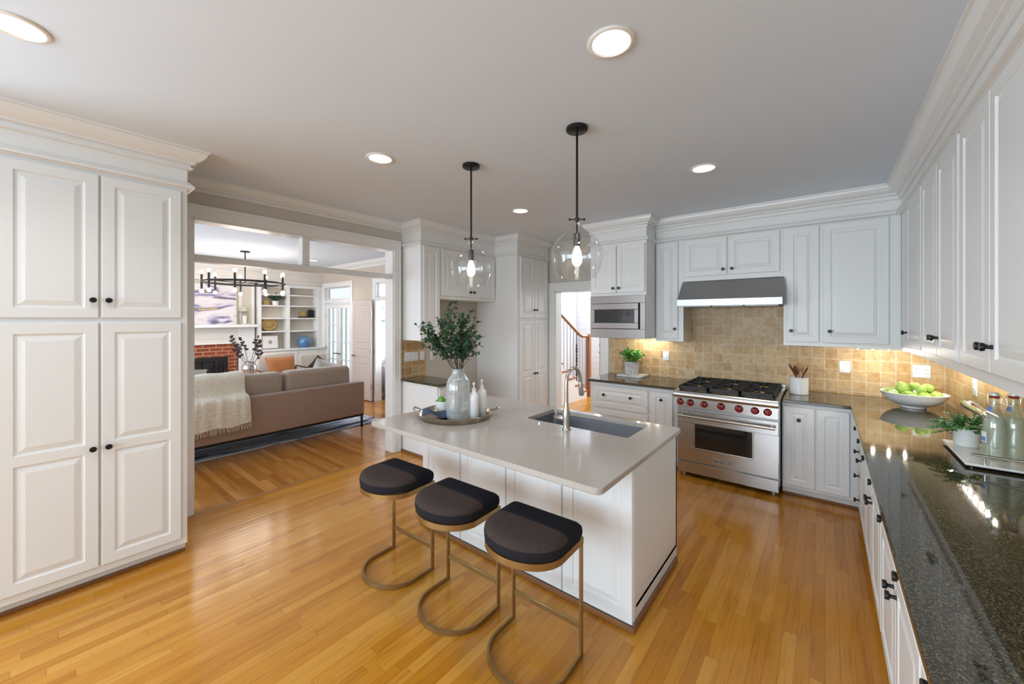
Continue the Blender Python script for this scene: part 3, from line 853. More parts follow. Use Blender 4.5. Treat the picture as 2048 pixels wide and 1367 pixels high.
right_base('white four-drawer base cabinet in the corner beside the range wall', 4.44, 0.46, [
    ('drawer', 0.02, 0.44, 0.70, 0.862, [(0.23, 0.78)]), ('drawer', 0.02, 0.44, 0.505, 0.685, [(0.23, 0.595)]), ('drawer', 0.02, 0.44, 0.31, 0.49, [(0.23, 0.40)]), ('drawer', 0.02, 0.44, 0.115, 0.295, [(0.23, 0.205)])])
right_base('narrow white base cabinet with one drawer over one door under the dark counter', 3.98, 0.39, [
    ('drawer', 0.015, 0.375, 0.70, 0.862, [(0.19, 0.78)]), ('door', 0.015, 0.375, 0.115, 0.685, [(0.05, 0.60)])])
right_base('white base cabinet with two drawers over two doors in the middle of the right run', 3.59, 0.95, [
    ('drawer', 0.015, 0.470, 0.70, 0.862, [(0.24, 0.78)]), ('drawer', 0.480, 0.935, 0.70, 0.862, [(0.71, 0.78)]), ('door', 0.015, 0.470, 0.115, 0.685, [(0.435, 0.60)]), ('door', 0.480, 0.935, 0.115, 0.685, [(0.515, 0.60)])])
right_base('white base cabinet with two drawers over two doors below the serving tray end', 2.64, 1.02, [
    ('drawer', 0.015, 0.505, 0.70, 0.862, [(0.26, 0.78)]), ('drawer', 0.515, 1.005, 0.70, 0.862, [(0.76, 0.78)]), ('door', 0.015, 0.505, 0.115, 0.685, [(0.47, 0.60)]), ('door', 0.515, 1.005, 0.115, 0.685, [(0.55, 0.60)])])
right_base('white base cabinet nearest the camera at the bottom right', 1.62, 1.02, [
    ('drawer', 0.015, 0.505, 0.70, 0.862, [(0.26, 0.78)]), ('drawer', 0.515, 1.005, 0.70, 0.862, [(0.76, 0.78)]), ('door', 0.015, 0.505, 0.115, 0.685, [(0.47, 0.60)]), ('door', 0.515, 1.005, 0.115, 0.685, [(0.55, 0.60)])])

# granite tops
tag(MB().box(-2.345, -1.248, 4.445, WB - 0.011, 0.886, 0.916, 0.004).build('countertop', GRANITE), 'dark granite countertop left of the range holding the small potted plant', 'countertop')
tag(MB().prism([(-0.312, WB - 0.011), (-0.312, 4.455), (0.172, 4.455), (0.172, 0.5), (WR - 0.011, 0.5), (WR - 0.011, WB - 0.011)], 'z', 0.886, 0.916).build('countertop', GRANITE),
    'long polished L-shaped dark granite countertop along the right wall', 'countertop')
o = bpy.data.objects['countertop.002']
bv = o.modifiers.new('edge', 'BEVEL'); bv.width = 0.005; bv.segments = 2; bv.limit_method = 'ANGLE'

# ------------------------------------------------------------------ island
isl = thing('kitchen_island', 'white panelled kitchen island base with four raised panels facing the stools', 'island', (-1.68, 2.40, 0))
IX0, IX1, IY0, IY1 = -2.56, -0.80, 2.045, 2.818
ox, oy = -1.68, 2.40
m = MB()
m.box(IX0 - ox, IX1 - ox, IY0 - oy, IY0 - oy + 0.03, 0.0, 0.884); m.box(IX0 - ox, IX0 - ox + 0.02, IY0 - oy + 0.03, IY1 - oy, 0.10, 0.884)
m.box(IX1 - ox - 0.02, IX1 - ox, IY0 - oy + 0.03, IY1 - oy, 0.0, 0.884); m.box(IX0 - ox, IX1 - ox, IY1 - oy - 0.02, IY1 - oy, 0.10, 0.884); m.box(IX0 - ox, IX1 - ox, IY0 - oy + 0.03, IY1 - oy, 0.10, 0.12)
m.build('body', CAB, isl)
for k in range(4):
    w = (IX1 - IX0) / 4
    x0 = IX0 - ox + k * w
    d = MB().door(x0 + 0.003, x0 + w - 0.003, 0.03, 0.880, 0.018, None, 0.07).build('panel', CAB, isl)
    d.location = (0, IY0 - oy - 0.0005, 0)
bx('toe_kick', CAB, IX0 - ox + 0.02, IX1 - ox - 0.02, IY0 - oy + 0.03, IY1 - oy - 0.07, 0, 0.10, isl)
m = MB(); m.box(IX0 - ox - 0.012, IX1 - ox + 0.014, IY0 - oy - 0.036, IY0 - oy - 0.020, 0, 0.03, 0.005)
m.build('shoe_moulding', SHOE, isl)
m = MB(); m.box(IX1 - ox, IX1 - ox + 0.014, IY0 - oy - 0.02, IY1 - oy - 0.02, 0, 0.045, 0.005)
m.build('shoe_moulding', SHOE, isl)

# island top with sink cut-out
SX0, SX1, SY0, SY1 = -1.775, -0.975, 2.385, 2.775


def rrect(x0, x1, y0, y1, r, n=5):
    pts = []
    for cx, cy, a0 in ((x1 - r, y0 + r, -PI / 2), (x1 - r, y1 - r, 0), (x0 + r, y1 - r, PI / 2), (x0 + r, y0 + r, PI)):
        for i in range(n + 1):
            a = a0 + PI / 2 * i / n
            pts.append((cx + r * math.cos(a), cy + r * math.sin(a)))
    return pts


def plate_with_hole(outer, inner, z0, z1, e=0.004):
    m = MB(); bm = m.bm
    n = len(outer)
    def ring(pts, z): return [bm.verts.new((x, y, z)) for x, y in pts]
    def ins(pts, s):
        cx = sum(p[0] for p in pts) / n; cy = sum(p[1] for p in pts) / n
        return [(p[0] + (s if p[0] < cx else -s), p[1] + (s if p[1] < cy else -s)) for p in pts]
    R = [ring(inner, z0), ring(ins(outer, e), z0), ring(outer, z0 + e), ring(outer, z1 - e), ring(ins(outer, e), z1), ring(ins(inner, -0.002), z1), ring(inner, z1 - 0.002)]
    R.append(R[0])
    for A, B in zip(R, R[1:]):
        for i in range(n):
            j = (i + 1) % n
            bm.faces.new((A[i], A[j], B[j], B[i]))
    return m


tag(plate_with_hole(rrect(-2.615, -0.772, 1.585, 2.842, 0.035), rrect(SX0, SX1, SY0, SY1, 0.02), 0.884, 0.916).build('island_countertop', QUARTZ),
    'greige quartz island countertop with a sink cut-out and stool overhang', 'countertop')
# sink
m = MB(); bm = m.bm
rings = []
for ins_, z in ((-0.012, 0.882), (0.002, 0.882), (0.004, 0.70), (0.03, 0.672), (0.30, 0.668)):
    if ins_ < 0.2:
        pts = rrect(SX0 + ins_, SX1 - ins_, SY0 + ins_, SY1 - ins_, 0.022)
    else:
        pts = rrect((SX0 + SX1) / 2 - 0.045, (SX0 + SX1) / 2 + 0.045, (SY0 + SY1) / 2 - 0.045, (SY0 + SY1) / 2 + 0.045, 0.044)
    rings.append([bm.verts.new((x, y, z)) for x, y in pts])
for A, B in zip(rings, rings[1:]):
    for i in range(len(A)):
        j = (i + 1) % len(A); bm.faces.new((A[i], A[j], B[j], B[i]))
bm.faces.new(rings[-1])
snk = tag(m.build('sink', SINKM, None, True), 'undermounted stainless steel sink set into the island', 'sink')
MB().lathe([(0, 0.672), (0.040, 0.672), (0.044, 0.669)], ((SX0 + SX1) / 2, (SY0 + SY1) / 2, 0), 20).build('drain', CHROME, snk, True)
# faucet
fc = thing('faucet', 'tall brushed nickel gooseneck faucet with side lever on the island', 'faucet', (-1.373, 2.305, 0.916))
MB().lathe([(0, 0), (0.030, 0), (0.030, 0.006), (0.0245, 0.012), (0.0235, 0.05), (0.027, 0.085), (0.0265, 0.12), (0.018, 0.15), (0.0135, 0.175), (0.012, 0.19), (0, 0.19)], seg=24).build('body', NICKEL, fc, True)
pts = [(0, 0, 0.18), (0, 0, 0.24), (0, 0, 0.31)]
for i in range(1, 13):
    a = PI - (PI + 0.18) * i / 12 * 0.93
    pts.append((0, 0.095 + 0.095 * math.cos(a), 0.315 + 0.095 * math.sin(a)))
e = Vector(pts[-1]); dv = (Vector(pts[-1]) - Vector(pts[-2])).normalized()
pts.append(tuple(e + dv * 0.02))
MB().tube(pts, 0.0125, 14).build('spout', NICKEL, fc, True)
e2 = e + dv * 0.02
MB().tube([e2, e2 + dv * 0.012, e2 + dv * 0.09, e2 + dv * 0.10], [0.0135, 0.0165, 0.0185, 0.016], 14).build('spray_head', NICKEL, fc, True)
MB().tube([(-0.015, 0, 0.075), (-0.085, 0, 0.075), (-0.092, 0, 0.075)], [0.017, 0.017, 0.013], 14).build('handle', NICKEL, fc, True)
MB().tube([(-0.078, 0, 0.085), (-0.088, -0.003, 0.125), (-0.093, -0.006, 0.150)], [0.0045, 0.004, 0.0035], 8).build('lever', NICKEL, fc, True)
tag(MB().lathe([(0, 0), (0.020, 0), (0.020, 0.004), (0.014, 0.006), (0.013, 0.012), (0, 0.013)], (-1.60, 2.315, 0.916), 20).build('sink_button', CHROME, None, True), 'small chrome air-switch button on the island beside the sink', 'button')


# ------------------------------------------------------------------ bar stools
def d_path(hw, yb, yf_straight, ry, n=18):
    """D outline: straight back edge at y=yb, arc toward -y."""
    p = [(hw, yb), (hw, yf_straight)]
    for i in range(1, n):
        a = PI * i / n
        p.append((hw * math.cos(a), yf_straight - ry * math.sin(a)))
    p += [(-hw, yf_straight), (-hw, yb)]
    return p


def make_stool(label, loc, rz=0):
    t = thing('bar_stool', label, 'stool', loc, rz, 'bar stools at the island')
    hw = 0.208
    # cushion
    m = MB(); bm = m.bm
    def outl(s):
        base = d_path(hw + s, 0.165 + s, -0.03, 0.165 + s, 22)
        # round the two back corners
        r = 0.03
        w, yb = hw + s, 0.165 + s
        out = [(w, yb - r), (w, -0.03)] + base[2:-2] + [(-w, -0.03), (-w, yb - r)]
        for i in range(1, 6):
            a = PI - PI / 2 * i / 5
            out.append((-w + r + r * math.cos(a), yb - r + r * math.sin(a)))
        for i in range(0, 5):
            a = PI / 2 - PI / 2 * i / 5
            out.append((w - r + r * math.cos(a), yb - r + r * math.sin(a)))
        return out
    rings = []
    for s, z in ((-0.012, 0.590), (0.002, 0.594), (0.008, 0.605), (0.010, 0.625), (0.007, 0.645), (-0.004, 0.658), (-0.022, 0.666), (-0.055, 0.670), (-0.12, 0.672)):
        rings.append([bm.verts.new((x, y, z)) for x, y in outl(s)])
    for A, B in zip(rings, rings[1:]):
        for i in range(len(A)):
            j = (i + 1) % len(A); bm.faces.new((A[i], A[j], B[j], B[i]))
    bm.faces.new(rings[0][::-1]); bm.faces.new(rings[-1])
    m.build('seat_cushion', M['two_tone_boucle'], t, True)
    # brass seat rim
    ring = [(x, y, 0.558) for x, y in d_path(hw, 0.165, -0.03, 0.165, 24)]
    MB().band(ring, 0.012, 0.032, closed=True).build('seat_rim', BRASS, t, True)
    bx('seat_board', BLACKIRON, -hw + 0.006, hw - 0.006, -0.05, 0.158, 0.575, 0.590, t)
    for sx in (-1, 1):
        bx('leg', BRASS, sx * hw - 0.0065, sx * hw + 0.0065, 0.143, 0.167, 0.0, 0.560, t, 0.002)
    loop = [(x, y, 0.002) for x, y in d_path(hw, 0.150, 0.0, 0.185, 24)]
    MB().band(loop, 0.012, 0.024).build('base_loop', BRASS, t, True)
    bx('footrest', BRASS, -hw + 0.006, hw - 0.006, 0.149, 0.161, 0.140, 0.170, t, 0.002)
    return t


st = make_stool('black-topped brass bar stool nearest the camera, at the island corner', (-1.142, 1.555, 0), 0.03)
for lab, loc, rz in (('middle one of the three black-topped brass bar stools', (-1.672, 1.545, 0), 0.02), ('black-topped brass bar stool farthest left, nearest the living room', (-2.240, 1.535, 0), 0.03)):
    c = copy_tree(st); c.location = loc; c.rotation_euler = (0, 0, rz); c['label'] = lab

# ------------------------------------------------------------------ range, hood, microwave
rg = thing('gas_range', 'wide stainless steel gas range with red knobs against the tiled wall', 'range', (-0.783, 4.40, 0))
RW = 0.455
bx('body', STEEL2, -RW, RW, 0.0, 0.74, 0.10, 0.905, rg, 0.002)
bx('toe_panel', BLACK, -RW + 0.02, RW - 0.02, 0.05, 0.70, 0.03, 0.10, rg)
for sx in (-0.4, 0.4):
    for y in (0.07, 0.66):
        MB().lathe([(0, 0), (0.022, 0), (0.02, 0.035), (0, 0.035)], (sx, y, 0), 12).build('foot', STEEL2, rg, True)
bx('drawer_panel', STEEL, -RW + 0.006, RW - 0.006, -0.022, 0.0, 0.048, 0.165, rg, 0.004)
# oven door with a window opening
m = MB(); bm = m.bm
dx0, dx1, dz0, dz1 = -RW + 0.006, RW - 0.006, 0.178, 0.712
wx0, wx1, wz0, wz1 = -0.275, 0.238, 0.325, 0.578
m.box(dx0, dx1, -0.03, 0.0, wz1, dz1, 0.003); m.box(dx0, dx1, -0.03, 0.0, dz0, wz0, 0.003); m.box(dx0, wx0, -0.03, 0.0, wz0, wz1); m.box(wx1, dx1, -0.03, 0.0, wz0, wz1)
od = m.build('oven_door', STEEL, rg)
bx('window', DARKGLASS, wx0, wx1, -0.022, -0.010, wz0, wz1, od)
m = MB()
for a, b, c, d in ((wx0 - 0.014, wx1 + 0.014, wz1, wz1 + 0.014), (wx0 - 0.014, wx1 + 0.014, wz0 - 0.014, wz0), (wx0 - 0.014, wx0, wz0, wz1), (wx1, wx1 + 0.014, wz0, wz1)):
    m.box(a, b, -0.038, -0.029, c, d, 0.002)
m.build('window_frame', NICKEL, od)
m = MB(); m.tube([(dx0 + 0.01, -0.082, 0.655), (dx1 - 0.025, -0.082, 0.655)], 0.0145, 16)
m.tube([(dx0 + 0.04, -0.03, 0.655), (dx0 + 0.04, -0.082, 0.655)], 0.010, 10); m.tube([(dx1 - 0.055, -0.03, 0.655), (dx1 - 0.055, -0.082, 0.655)], 0.010, 10)
m.build('handle', NICKEL, od, True)
m = MB()
m.box(-0.105, 0.065, -0.034, -0.029, 0.205, 0.250, 0.002)
bd = m.build('badge', STEEL2, od)
m = MB()
for a, b, c, d in ((-0.105, 0.065, 0.247, 0.252), (-0.105, 0.065, 0.203, 0.208), (-0.107, -0.102, 0.203, 0.252), (0.062, 0.067, 0.203, 0.252)):
    m.box(a, b, -0.0365, -0.034, c, d)
m.build('badge_rim', CHROME, bd)
fcu = bpy.data.curves.new('lettering', 'FONT'); fcu.body = 'W O L F'; fcu.size = 0.040; fcu.align_x = 'CENTER'; fcu.align_y = 'CENTER'; fcu.extrude = 0.001
tx = bpy.data.objects.new('lettering', fcu); COL.objects.link(tx); tx.parent = bd; tx.location = (-0.02, -0.0355, 0.2275); tx.rotation_euler = (PI / 2, 0, 0); fcu.materials.append(BLACK)
bpy.context.view_layer.update()
lm = bpy.data.meshes.new_from_object(tx.evaluated_get(bpy.context.evaluated_depsgraph_get()))
tx2 = bpy.data.objects.new('badge_lettering', lm); COL.objects.link(tx2); tx2.parent = bd; tx2.location = tx.location; tx2.rotation_euler = tx.rotation_euler
if not lm.materials: lm.materials.append(BLACK)
bpy.data.objects.remove(tx); bpy.data.curves.remove(fcu)
# control panel with knobs
bx('control_panel', STEEL, -RW + 0.006, RW - 0.006, -0.028, 0.0, 0.728, 0.848, rg, 0.003)
for kx in (-0.421, -0.319, -0.186, -0.031, 0.125, 0.261, 0.362):
    MB().lathe([(0, 0), (0.036, 0), (0.037, 0.004), (0.034, 0.006), (0.031, 0.007), (0.029, 0.030), (0.024, 0.034), (0, 0.035)], (kx, -0.028, 0.790), 24, '-y').build('knob', REDKNOB, rg, True)
    kn = [o for o in rg.children if o.name.startswith('knob')][-1]
    bx('grip', REDKNOB, kx - 0.006, kx + 0.006, -0.071, -0.060, 0.764, 0.816, kn, 0.003)
    MB().lathe([(0.0365, -0.001), (0.040, -0.001), (0.040, 0.003), (0.0365, 0.003)], (kx, -0.028, 0.790), 24, '-y').build('bezel', CHROME, kn, True)
# bullnose and cooktop
m = MB(); m.prism([(-0.155, 0.868), (-0.160, 0.880), (-0.155, 0.905), (-0.140, 0.922), (0.0, 0.926), (0.0, 0.856), (-0.14, 0.856)], 'x', -RW, RW)
m.build('bullnose', STEEL, rg, True)
m = MB(); m.box(-RW, RW, 0.0, 0.755, 0.905, 0.926, 0.003)
m.build('cooktop', STEEL, rg)
bx('back_trim', STEEL, -RW, RW, 0.725, 0.760, 0.926, 0.962, rg, 0.004)
m = MB(); m.box(-RW + 0.03, RW - 0.03, -0.02, 0.715, 0.926, 0.931)
m.build('burner_tray', BLACKIRON, rg)
for k in range(3):
    gx0 = -0.425 + k * 0.2835; gx1 = gx0 + 0.277
    m = MB()
    y0, y1, z0, z1 = -0.06, 0.715, 0.945, 0.968
    for a in (gx0, gx1 - 0.014):
        m.box(a, a + 0.014, y0, y1, 0.930, z1, 0.003)
    for b in (y0, (y0 + y1) / 2 - 0.007, y1 - 0.014):
        m.box(gx0, gx1, b, b + 0.014, 0.930, z1, 0.003)
    for cy in (y0 + 0.20, y1 - 0.20):
        cxm = (gx0 + gx1) / 2
        m.box(cxm - 0.006, cxm + 0.006, cy - 0.19, cy - 0.05, z0, z1 + 0.002); m.box(cxm - 0.006, cxm + 0.006, cy + 0.05, cy + 0.18, z0, z1 + 0.002)
        m.box(gx0, cxm - 0.045, cy - 0.006, cy + 0.006, z0, z1 + 0.002); m.box(cxm + 0.045, gx1, cy - 0.006, cy + 0.006, z0, z1 + 0.002)
    m.build('grate', BLACKIRON, rg)
    for cy in (0.14, 0.515):
        MB().lathe([(0, 0.930), (0.062, 0.930), (0.060, 0.940), (0.045, 0.943), (0.043, 0.951), (0, 0.953)], ((gx0 + gx1) / 2, cy, 0), 20).build('burner', BRASS, rg, True)

hd = thing('range_hood', 'wedge-shaped stainless steel range hood above the range', 'hood', (-0.812, 5.165, 1.81))
HW = 0.490
yf, yb = 4.60 - 5.165, 0.0
m = MB(); m.prism([(yf, 0.005), (yf, 0.072), (yf + 0.012, 0.082), (4.82 - 5.165, 0.285), (yb, 0.285), (yb, 0.005)], 'x', -HW, HW)
m.build('canopy', STEEL2, hd)
bx('front_lip', STEEL4, -HW - 0.002, HW + 0.002, yf - 0.008, yf + 0.002, 0.0, 0.074, hd, 0.003)
for i in range(3):
    bx('baffle_filter', STEEL2, -0.45 + i * 0.305, -0.16 + i * 0.305, -0.49, -0.06, -0.006, 0.006, hd)
for sx in (-0.30, 0.30):
    bx('hood_lamp', CANW, sx - 0.03, sx + 0.03, -0.545, -0.505, 0.0, 0.005, hd)

mw = thing('microwave', 'built-in stainless steel microwave below the wall cabinet by the doorway', 'microwave', (-1.978, 4.52, 1.43))
m = MB()
for a, b, c, d in ((-0.352, 0.352, 0.428, 0.520), (-0.352, 0.352, 0.004, 0.115), (-0.352, -0.330, 0.115, 0.428), (0.290, 0.352, 0.115, 0.428)):
    m.box(a, b, -0.018, 0.0, c, d, 0.002)
m.build('trim_frame', STEEL3, mw)
bx('gasket', BLACK, -0.330, 0.292, -0.012, -0.001, 0.113, 0.430, mw)
m = MB()
for a, b, c, d in ((-0.325, 0.275, 0.352, 0.425), (-0.325, 0.275, 0.12, 0.19), (-0.325, -0.285, 0.19, 0.352), (0.225, 0.275, 0.19, 0.352)):
    m.box(a, b, -0.036, -0.010, c, d, 0.003)
dm = m.build('door', STEEL3, mw)
bx('window', MICROGLASS, -0.285, 0.060, -0.030, -0.012, 0.19, 0.352, dm)
bx('control_strip', DARKGLASS, 0.060, 0.225, -0.031, -0.012, 0.19, 0.352, dm)

# ------------------------------------------------------------------ ceiling lights, pendants, under-cabinet lights


def spot(name, loc, power, color=(1.0, 0.965, 0.94), size=2.4, rad=0.06):
    l = bpy.data.lights.new(name, 'SPOT'); l.energy = power; l.color = color; l.spot_size = size; l.spot_blend = 0.8; l.shadow_soft_size = rad
    o = bpy.data.objects.new(name, l); COL.objects.link(o); o.location = loc
    return o


def can_light(label, x, y, group, first=[None]):
    if first[0] is None:
        t = thing('recessed_light', label, 'ceiling light', (x, y, H), 0, group)
        MB().lathe([(0.079, 0.001), (0.098, 0.0), (0.100, -0.004), (0.094, -0.008), (0.084, -0.008), (0.079, -0.004)], seg=32).build('trim_ring', CANW, t, True)
        MB().lathe([(0.0795, -0.003), (0.074, 0.010), (0.060, 0.045), (0.056, 0.060)], seg=32).build('baffle', plain('lit_baffle', (0.88, 0.86, 0.82), 0.4, emit=(1, 0.93, 0.82), estr=0.32), t, True)  # slight emission stands in for lamp light falling on the baffle
        MB().lathe([(0, 0.050), (0.050, 0.052), (0.057, 0.056)], seg=32).build('lens', LENS, t, True)
        first[0] = t
    else:
        t = copy_tree(first[0]); t.location = (x, y, H); t['label'] = label; t['group'] = group
    spot('recessed_lamp', (x, y, H - 0.012), 20)
    return t


KG = 'recessed lights in the kitchen ceiling'
can_light('largest recessed ceiling light, above the near end of the island', -0.72, 1.58, KG)
can_light('recessed ceiling light between the pantry and the left pendant', -2.575, 1.647, KG)
can_light('recessed ceiling light between the two pendants, toward the far pantry', -2.618, 3.416, KG)
can_light('recessed ceiling light in front of the range wall', -0.749, 3.356, KG)
can_light('recessed ceiling light cut off at the top left corner by the pantry', -2.57, -0.025, KG)
LG = 'recessed lights in the living room ceiling'
can_light('living room recessed ceiling light left of the chandelier', -7.95, 1.77, LG)
can_light('living room recessed ceiling light right of the opening post', -8.15, 3.68, LG)


def pendant(label, x, y):
    t = thing('pendant_light', label, 'pendant light', (x, y, H), 0, 'glass pendants over the island')
    MB().lathe([(0, 0), (0.066, 0), (0.068, -0.004), (0.066, -0.020), (0.060, -0.024), (0, -0.024)], seg=28).build('canopy', BLACK, t, True)
    MB().tube([(0, 0, -0.02), (0, 0, -0.57)], 0.0075, 10).build('rod', BLACK, t, True)
    m = MB(); m.sphere((0, 0, -0.572), 0.016); a = 0.66
    dx, dy = math.cos(a), math.sin(a)
    m.tube([(-0.045 * dx, -0.045 * dy, -0.572), (0.045 * dx, 0.045 * dy, -0.572)], 0.0035, 8); m.sphere((-0.045 * dx, -0.045 * dy, -0.572), 0.008, seg=10, rings=6); m.sphere((0.045 * dx, 0.045 * dy, -0.572), 0.008, seg=10, rings=6)
    m.build('cross_pin', BLACK, t, True)
    MB().tube([(0, 0, -0.58), (0, 0, -0.66)], 0.006, 8).build('stem', BLACK, t, True)
    MB().lathe([(0, -0.655), (0.016, -0.656), (0.021, -0.664), (0.021, -0.735), (0.017, -0.740), (0, -0.740)], seg=18).build('socket', plain('gunmetal', (0.10, 0.10, 0.105), 0.35, 0.8) if 'gunmetal' not in MATS else MATS['gunmetal'], t, True)
    MB().lathe([(0, -0.864), (0.012, -0.862), (0.023, -0.853), (0.030, -0.838), (0.032, -0.820), (0.030, -0.802), (0.025, -0.782), (0.019, -0.764), (0.015, -0.750), (0.014, -0.738), (0, -0.738)], seg=18).build('bulb', emissive('bulb_lit', (1.0, 0.95, 0.86), 7.0) if 'bulb_lit' not in MATS else MATS['bulb_lit'], t, True)
    bl = t.children[-1]
    m = MB()
    for k in range(4):
        a = k * PI / 2
        m.tube([(0.004 * math.cos(a), 0.004 * math.sin(a), -0.748), (0.012 * math.cos(a), 0.012 * math.sin(a), -0.80), (0.007 * math.cos(a), 0.007 * math.sin(a), -0.838)], 0.0028, 6)
    m.build('filament', BULB, bl, True)
    prof = [(0.026, -0.574), (0.027, -0.60), (0.036, -0.625), (0.075, -0.655), (0.125, -0.700), (0.152, -0.755), (0.158, -0.805), (0.150, -0.855), (0.132, -0.905), (0.118, -0.935), (0.114, -0.936)]
    inn = [(r - 0.0025, z + 0.001) for r, z in prof[::-1]]
    MB().lathe(prof + inn[1:], seg=40).build('glass_shade', GLASS, t, True)
    l = bpy.data.lights.new('pendant_lamp', 'POINT'); l.energy = 10; l.color = (1, 0.95, 0.88); l.shadow_soft_size = 0.02
    o = bpy.data.objects.new('pendant_lamp', l); COL.objects.link(o); o.location = (x, y, H - 0.80)
    return t


pendant('clear glass pendant with black rod at the left, farther over the island', -2.14, 2.163)
pendant('clear glass pendant with black rod at the right, nearer the range', -1.206, 2.152)


def under_light(label, x, y, z, L, axis, power, n):
    t = thing('under_cabinet_light', label, 'under-cabinet light', (x, y, z), 0, 'light strips under the wall cabinets')
    if axis == 'x':
        bx('housing', CANW, -L / 2, L / 2, -0.02, 0.02, -0.012, -0.001, t)
        bx('diffuser', LEDBAR, -L / 2 + 0.005, L / 2 - 0.005, -0.014, 0.014, -0.014, -0.0115, t)
    else:
        bx('housing', CANW, -0.02, 0.02, -L / 2, L / 2, -0.012, -0.001, t)
        bx('diffuser', LEDBAR, -0.014, 0.014, -L / 2 + 0.005, L / 2 - 0.005, -0.014, -0.0115, t)
    for i in range(n):
        q = -L / 2 + L * (i + 0.5) / n
        MB().lathe([(0, -0.018), (0.005, -0.017), (0.0065, -0.0135)], (q, 0, 0) if axis == 'x' else (0, q, 0), 10).build('led', LED, t, True)
    return t


under_light('light strip under the microwave cabinet', -1.72, 5.03, 1.43, 0.5, 'x', 3.0, 4)
under_light('short light strip under the corner of the back wall cabinets above the apple bowl', 0.40, 4.92, 1.40, 0.42, 'x', 3.5, 4)
under_light('long light strip under the right wall cabinets above the serving tray', 0.795, 4.15, 1.40, 1.15, 'y', 6.0, 9)

# ------------------------------------------------------------------ outlets and switches


def plate(name, label, loc, rz, w, h, n, kind='outlet'):
    t = thing(name, label, 'outlet' if kind == 'outlet' else 'switch', loc, rz)
    bx('cover_plate', OUTLET, -w / 2, w / 2, -0.007, 0.0, -h / 2, h / 2, t, 0.003, 2)
    for i in range(n):
        cx = -w / 2 + w * (i + 0.5) / n
        r = bx('rocker' if kind != 'outlet' else 'receptacle', OUTLET, cx - 0.017, cx + 0.017, -0.0095, -0.006, -0.034, 0.034, t, 0.002)
        if kind == 'outlet':
            m = MB()
            for z in (-0.018, 0.018):
                m.box(cx - 0.008, cx - 0.0055, -0.0102, -0.009, z - 0.005, z + 0.005); m.box(cx + 0.0055, cx + 0.008, -0.0102, -0.009, z - 0.005, z + 0.005)
            m.build('slots', BLACK, r)
    return t


plate('wall_outlet', 'white outlet plate on the tile between the potted plant and the range', (-1.597, WB - 0.010, 1.19), 0, 0.075, 0.118, 1)
plate('wall_switch', 'white switch plate on the tile right of the utensil crock', (0.155, WB - 0.010, 1.185), 0, 0.085, 0.118, 1, 'switch')
plate('wall_outlet', 'white square outlet plate on the tile above the apple bowl', (0.695, WB - 0.010, 1.185), 0, 0.118, 0.118, 2)
plate('wall_outlet', 'white outlet plate on the right wall seen edge-on beyond the planter', (WR - 0.010, 4.30, 1.18), -R90, 0.09, 0.13, 1)
plate('wall_switch', 'wide white switch plate on the tile above the desk counter', (WL + 0.008, 3.14, 1.18), R90, 0.22, 0.118, 4, 'switch')
plate('wall_outlet', 'white outlet plate at the right end of the desk counter tile', (WL + 0.008, 3.31, 1.18), R90, 0.075, 0.118, 1)
plate('wall_outlet', 'white outlet plate on the painted wall of the refrigerator alcove', (WL + 0.0, 3.49, 1.17), R90, 0.08, 0.118, 1)

# ------------------------------------------------------------------ things on the island
ZT = 0.916
tr = thing('serving_tray', 'round aged-silver tray with loop handles on the island', 'tray', (-2.235, 2.095, ZT))
MB().lathe([(0, 0.004), (0.235, 0.004), (0.262, 0.008), (0.278, 0.036), (0.282, 0.040), (0.286, 0.036), (0.272, 0.003), (0.262, 0.0), (0, 0.0)], seg=56).build('dish', PEWTER, tr, True)
for s in (-1, 1):
    ux, uy = 0.78 * s, 0.625 * s; vx, vy = -uy, ux
    pts = []
    for i in range(11):
        a = PI * i / 10
        rr = 0.276 + 0.055 * math.sin(a); w = 0.05 * math.cos(a)
        pts.append((ux * rr + vx * w, uy * rr + vy * w, 0.034 + 0.030 * math.sin(a)))
    MB().tube(pts, 0.006, 8).build('handle', SILVER, tr, True)
ZV = ZT + 0.0045
vs = thing('ribbed_vase', 'tall ribbed clear glass vase holding leafy branches on the island tray', 'vase', (-2.150, 2.035, ZV))
vprof = [(0.070, 0.0), (0.082, 0.006), (0.086, 0.03), (0.088, 0.20), (0.087, 0.255), (0.078, 0.290), (0.058, 0.320), (0.046, 0.338), (0.044, 0.372), (0.048, 0.378)]
MB().lathe([(0, 0.001)] + vprof + [(0.0455, 0.377), (0.041, 0.372), (0.043, 0.338), (0.055, 0.318), (0.075, 0.287), (0.084, 0.252), (0.085, 0.20), (0.083, 0.03), (0.078, 0.012), (0, 0.010)], seg=96, ribs=24, ribamp=0.012).build('glass_body', GLASSV, vs, True)


